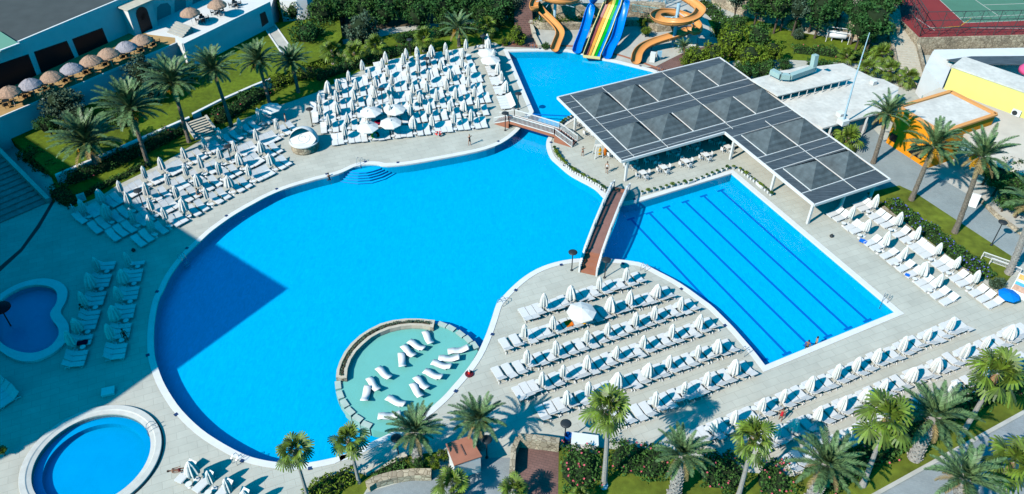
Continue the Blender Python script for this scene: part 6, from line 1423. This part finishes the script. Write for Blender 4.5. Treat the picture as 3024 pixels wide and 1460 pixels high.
# lifeguard chair
lg = thing('lifeguard_chair', 'tall white lifeguard chair with yellow and orange rescue boards', 'lifeguard chair', G(1765, 462), .2); mb = MB()
for x in (-.55, .55):
    for y in (-.6, .6): mb.beam((x, y, 0), (x*.7, y*.45, 1.7), .08)
for z in (.45, .9, 1.35): mb.beam((-.5, -.6+z*.2, z), (.5, -.6+z*.2, z), .06)
link('frame', mb, m_white, lg); link('seat', MB().box((0, 0, 1.7), (.85, .6, .06)).box((0, .3, 2.05), (.85, .05, .65)), m_white, lg)
for x, c_, l in ((.15, m_ye, 'yellow'), (.85, m_or, 'orange')):
    mb = MB(); mb.lathe([(.001, 0), (.16, .12), (.22, .7), (.16, 1.25), (.001, 1.4)], 12, (0, 0, 0)); o = link('rescue_board', mb, c_, lg, (x, -.35, .15)); o.scale = (1, .3, 1); o['label'] = l+' rescue board'
# notices
def board(px, w, h, z0, label, m=None, ang=0, z=0):
    o = thing('notice_board', label, 'notice board', G(*px, z), ang); link('panel', MB().box((0, 0, z0+h/2), (w, .05, h)), m or m_white, o)
    for x in (-w*.35, w*.35): link('post', MB().box((x, .06, (z0+h)/2), (.05, .05, z0+h)), m_steel, o)
    mb = MB()
    for k in range(4): mb.box((0, -.03, z0+h*(.2+.18*k)), (w*.7, .01, .05))
    link('lettering_lines', mb, mat('notice_blue', (.12, .35, .6), .6), o); return o
board((1521, 130), .8, 1.1, .7, 'white notice board on two posts in front of the yellow bush')
board((1945, 180), .7, 1.1, .6, 'pale blue notice board beside the right slide run-out', mat('pale_blue', (.35, .6, .75), .5))
board((252, 612), .9, 1.1, .9, 'white panel on a stake in the shade behind the left loungers', ang=.6)
board((225, 640), .9, 1.6, .0, 'white panel leaning in the shaded planting', ang=-.9)
o = thing('menu_board', 'white folding menu board on the paved road under the trees', 'board', G(2868, 606), -.5)
for s in (-1, 1): T = Matrix.Rotation(s*.22, 3, 'X'); link('panel', MB().box((0, s*.25, .85), (1.1, .05, 1.7), M=T), m_white, o)
# small goals
for (x, y), l in (((2962, 800), 'nearer'), ((2938, 782), 'farther')):
    o = thing('football_goal', f'small white football goal on the right lawn, the {l} of two', 'goal', G(x, y), -.6); mb = MB(); W_, H_, D_ = 1.5, 1.1, .8
    for sx in (-W_, W_): mb.beam((sx, 0, 0), (sx, 0, H_), .07); mb.beam((sx, 0, H_), (sx, D_, 0), .05); mb.beam((sx, 0, .03), (sx, D_, .03), .05)
    mb.beam((-W_, 0, H_), (W_, 0, H_), .07); mb.beam((-W_, D_, .03), (W_, D_, .03), .05); link('frame', mb, m_white, o); mb = MB()
    for k in range(11): x_ = -W_+2*W_*k/10; mb.beam((x_, 0, H_), (x_, D_, .03), .015)
    for k in range(5): t = k/5; mb.beam((-W_, D_*t, H_*(1-t)), (W_, D_*t, H_*(1-t)), .015)
    link('net', mb, m_plastic, o)
bb = thing('billboard', 'leaning printed beach picture board at the right edge', 'billboard', G(2978, 868), -.72); T = Matrix.Rotation(R_(-28), 3, 'X')
for k, (c_, f0_, f1_) in enumerate((((.7, .78, .8), 0, .26), ((.50, .30, .22), .26, .52), ((.05, .35, .65), .52, .66), ((.6, .75, .85), .66, .78), ((.85, .38, .10), .78, 1.0))):
    link('picture_band', MB().box(T @ Vector((1.6, 0, 2.4*(f0_+f1_)/2)), (3.2, .06, 2.4*(f1_-f0_)), M=T), mat('picture_%d' % k, c_, .5, var=.3, scale=3), bb)
q = MB(); q.beam((0, .05, 0), (0, 1.1, 2.2), .08).beam((3.2, .05, 0), (3.2, 1.1, 2.2), .08).beam((0, 1.12, 2.2), (3.2, 1.12, 2.2), .08); link('frame', q, m_white, bb)
# red water dish in the bean pool
b = (32, 963); T_ = top(b, (10, 912), -.3); o = thing('water_mushroom', 'dark red water mushroom on a thin pole in the bean shaped pool', 'fountain', G(*b, -.6)); link('pole', MB().tube([(0, 0, 0), (0, 0, T_.z+.5)], .07, 6), m_dark, o); link('cap', MB().lathe([(.95, 0), (.9, .18), (.5, .42), (.01, .5)], 20, (0, 0, T_.z+.35)), mat('dark_red', (.35, .0, .01), .5), o)
# wide brush shade sails and small things on the ground
for (x, y), l in (((395, 742), 'beside the left terrace loungers'), ((2455, 700), 'near the poolside row of loungers')):
    o = thing('bag', 'small dark bag on the paving '+l, 'bag', G(x, y)); link('body', MB().lathe([(.18, 0), (.24, .15), (.15, .32), (.02, .35)], 10), m_dark, o); mb = MB(); mb.tube([(-.1, 0, .3), (0, 0, .48), (.1, 0, .3)], .02, 4); link('handle', mb, m_dark, o)
for (x, y), w_ in (((1783, 1437), ''),):
    o = thing('painted_collar', 'pale blue painted ring at the foot of the tall fan palm', 'planter ring', G(x, y)); link('ring', MB().lathe([(.36, 0), (.34, .35), (.28, .36)], 14), MATS['pale_blue'], o)

# ================================================================== PEOPLE
M_SKIN = mat('skin', (.50, .28, .19), .6); M_SKD = mat('tanned_skin', (.32, .16, .10), .6); M_HAIR = mat('dark_hair', (.02, .014, .01), .7)
def skinned(name, J, E, mtl, parent, root=0, extra=0.0, sub=1):
    me = bpy.data.meshes.new(name); me.from_pydata([j[0] for j in J], E, []); o = bpy.data.objects.new(name, me); COL.objects.link(o); o.parent = parent
    sm = o.modifiers.new('skin', 'SKIN'); sm.use_smooth_shade = True; L = me.skin_vertices[0].data
    for i, j in enumerate(J): L[i].radius = (j[1]+extra, (j[2] if len(j) > 2 else j[1])+extra); L[i].use_root = (i == root)
    ss = o.modifiers.new('subdiv', 'SUBSURF'); ss.levels = sub; ss.render_levels = sub; me.materials.append(mtl); return o
def person(px, ang, label, top_c=None, short_c=None, pose='stand', z=0.0, skin=M_SKIN, hair=M_HAIR, arms='down', s=1.0, dress=False):
    o = thing('person', label, 'person', G(*px, z), ang, sc=s)
    hip, kn, an_, sh = .92, .5, .08, 1.42
    if pose == 'lie':
        o.rotation_euler = (R_(-75), 0, ang)
    Lk = [(Vector((.10, 0, hip-.05)), .085), (Vector((.12, -.03, kn)), .055), (Vector((.12, .02, an_)), .038), (Vector((.13, -.14, .03)), .03)]
    Rk = [(Vector((-.10, 0, hip-.05)), .085), (Vector((-.11, .05, kn)), .055), (Vector((-.12, .12, an_)), .038), (Vector((-.13, -.02, .03)), .03)]
    if pose == 'sit': Lk = [(Vector((.10, 0, hip-.05)), .085), (Vector((.13, -.42, hip-.02)), .06), (Vector((.13, -.45, hip-.42)), .038), (Vector((.13, -.58, hip-.45)), .03)]; Rk = [(Vector((-v.x, v.y, v.z)), r) for v, r in Lk]
    if pose == 'swim': pass
    J = [(Vector((0, 0, hip)), .14, .10), (Vector((0, 0, 1.12)), .12, .085), (Vector((0, 0, 1.32)), .15, .10), (Vector((0, 0, 1.46)), .05, .05), (Vector((0, -.01, 1.56)), .062, .072), (Vector((0, -.01, 1.68)), .07, .082), (Vector((0, 0, 1.74)), .045, .05)]
    E = [(0, 1), (1, 2), (2, 3), (3, 4), (4, 5), (5, 6)]
    def chain(start, ch):
        prev = start
        for v, r in ch: J.append((v, r)); E.append((prev, len(J)-1)); prev = len(J)-1
        return prev
    chain(0, Lk); chain(0, Rk)
    A = {'down': [((.20, 0, 1.39), .05), ((.25, .02, 1.12), .042), ((.27, -.05, .88), .03), ((.27, -.08, .80), .026)], 'up': [((.20, 0, 1.40), .05), ((.33, -.12, 1.42), .042), ((.12, -.28, 1.60), .03), ((.08, -.30, 1.66), .026)]}[arms]
    for sx in (1, -1):
        w_ = chain(2, [(Vector((sx*x, y, zz)), r) for (x, y, zz), r in A]); hp = J[w_][0]; up_h = 1 if arms == 'up' else -1
        for k in range(5):
            a = (k-2)*.018; f = Vector((hp.x+a, hp.y-.01*k, hp.z+up_h*(.075 if k else .045)*(1.0-.06*abs(k-2)))); chain(w_, [(hp.lerp(f, .5)+Vector((a*.5, -.008, 0)), .009), (f, .007)])
    skinned('body', J, E, skin, o)
    if short_c: skinned('shorts', [(Vector((0, 0, hip+.05)), .145, .105), (Vector((0, 0, hip-.03)), .15, .11), (Lk[0][0].lerp(Lk[1][0], .15), .10), (Lk[0][0].lerp(Lk[1][0], .6), .085), (Rk[0][0].lerp(Rk[1][0], .15), .10), (Rk[0][0].lerp(Rk[1][0], .6), .085)], [(0, 1), (1, 2), (2, 3), (1, 4), (4, 5)], short_c, o)
    if top_c: skinned('dress' if dress else 'shirt', [(Vector((0, 0, 1.40)), .12, .09), (Vector((0, 0, 1.30)), .165, .115), (Vector((0, 0, 1.1)), .135, .10), (Vector((0, 0, hip)), .155, .12)]+([(Vector((0, 0, .62)), .20, .16)] if dress else []), [(0, 1), (1, 2), (2, 3)]+([(3, 4)] if dress else []), top_c, o)
    hb = MB(); hb.lathe([(.075, -.10), (.098, -.02), (.095, .05), (.06, .10), (.005, .115)], 12, (0, .022, 1.69)); link('hair', hb.mesh('hair', True), hair, o)
    fc = MB(); fc.tube([(0, -.083, 1.645), (0, -.106, 1.625), (0, -.085, 1.61)], [.008, .014, .008], 5); link('nose', fc, skin, o)
    for sx in (-1, 1): link('ear', MB().box((sx*.078, 0, 1.635), (.015, .035, .055)), skin, o); link('eye', MB().box((sx*.028, -.078, 1.65), (.02, .008, .01)), M_HAIR, o)
    link('mouth', MB().box((0, -.078, 1.59), (.04, .008, .01)), mat('lips', (.4, .12, .1), .6), o)
    return o
c_blk = mat('black_cloth', (.012, .012, .016), .8); c_mar = mat('maroon_cloth', (.16, .02, .02), .8); c_wht = mat('white_cloth', (.75, .75, .75), .8); c_red = mat('red_cloth', (.6, .02, .04), .8)
person((1387, 430), .6, 'person in a short black dress photographing beside the northern field', c_blk, None, arms='up', dress=True, hair=mat('fair_hair', (.4, .3, .2), .7))
person((1720, 462), .3, 'bare chested person in dark red shorts with hands raised to head', None, c_mar, arms='up', s=.85)
person((1791, 512), -.4, 'person in white top and black shorts near the left pavilion column', c_wht, c_blk)
person((846, 368), 2.0, 'person in white top standing by the open parasol of the left terrace', c_wht, c_mar)
person((2303, 1242), -.6, 'person in a red dress standing in palm shade below the lower rows', c_red, None, dress=True, skin=M_SKD)
person((590, 590), 1.2, 'person in a white shirt sitting on a lounger in the left terrace', c_wht, c_blk, 'sit', z=-.5)
person((375, 1008), .8, 'dark clothed person standing by the shaded loungers near the big pool', c_blk, c_blk, skin=M_SKD)
person((252, 935), 1.0, 'person in dark clothes sitting between shaded loungers by the bean pool', c_blk, c_blk, 'sit', z=-.5, skin=M_SKD)
person((2378, 1040), 2.5, 'dark haired swimmer at the near wall of the lap pool', None, c_blk, z=-1.25, skin=M_SKD)
person((2404, 1030), 1.4, 'sunburnt bare backed swimmer beside the dark haired one', None, c_blk, z=-1.2)
person((975, 545), .5, 'swimmer in dark clothes beside the round entry steps', c_blk, c_blk, z=-1.25, skin=M_SKD)
person((560, 1385), 1.9, 'sunbather in dark red swimwear lying on a lounger, lower left group', None, c_mar, 'lie', z=.45, skin=M_SKD)
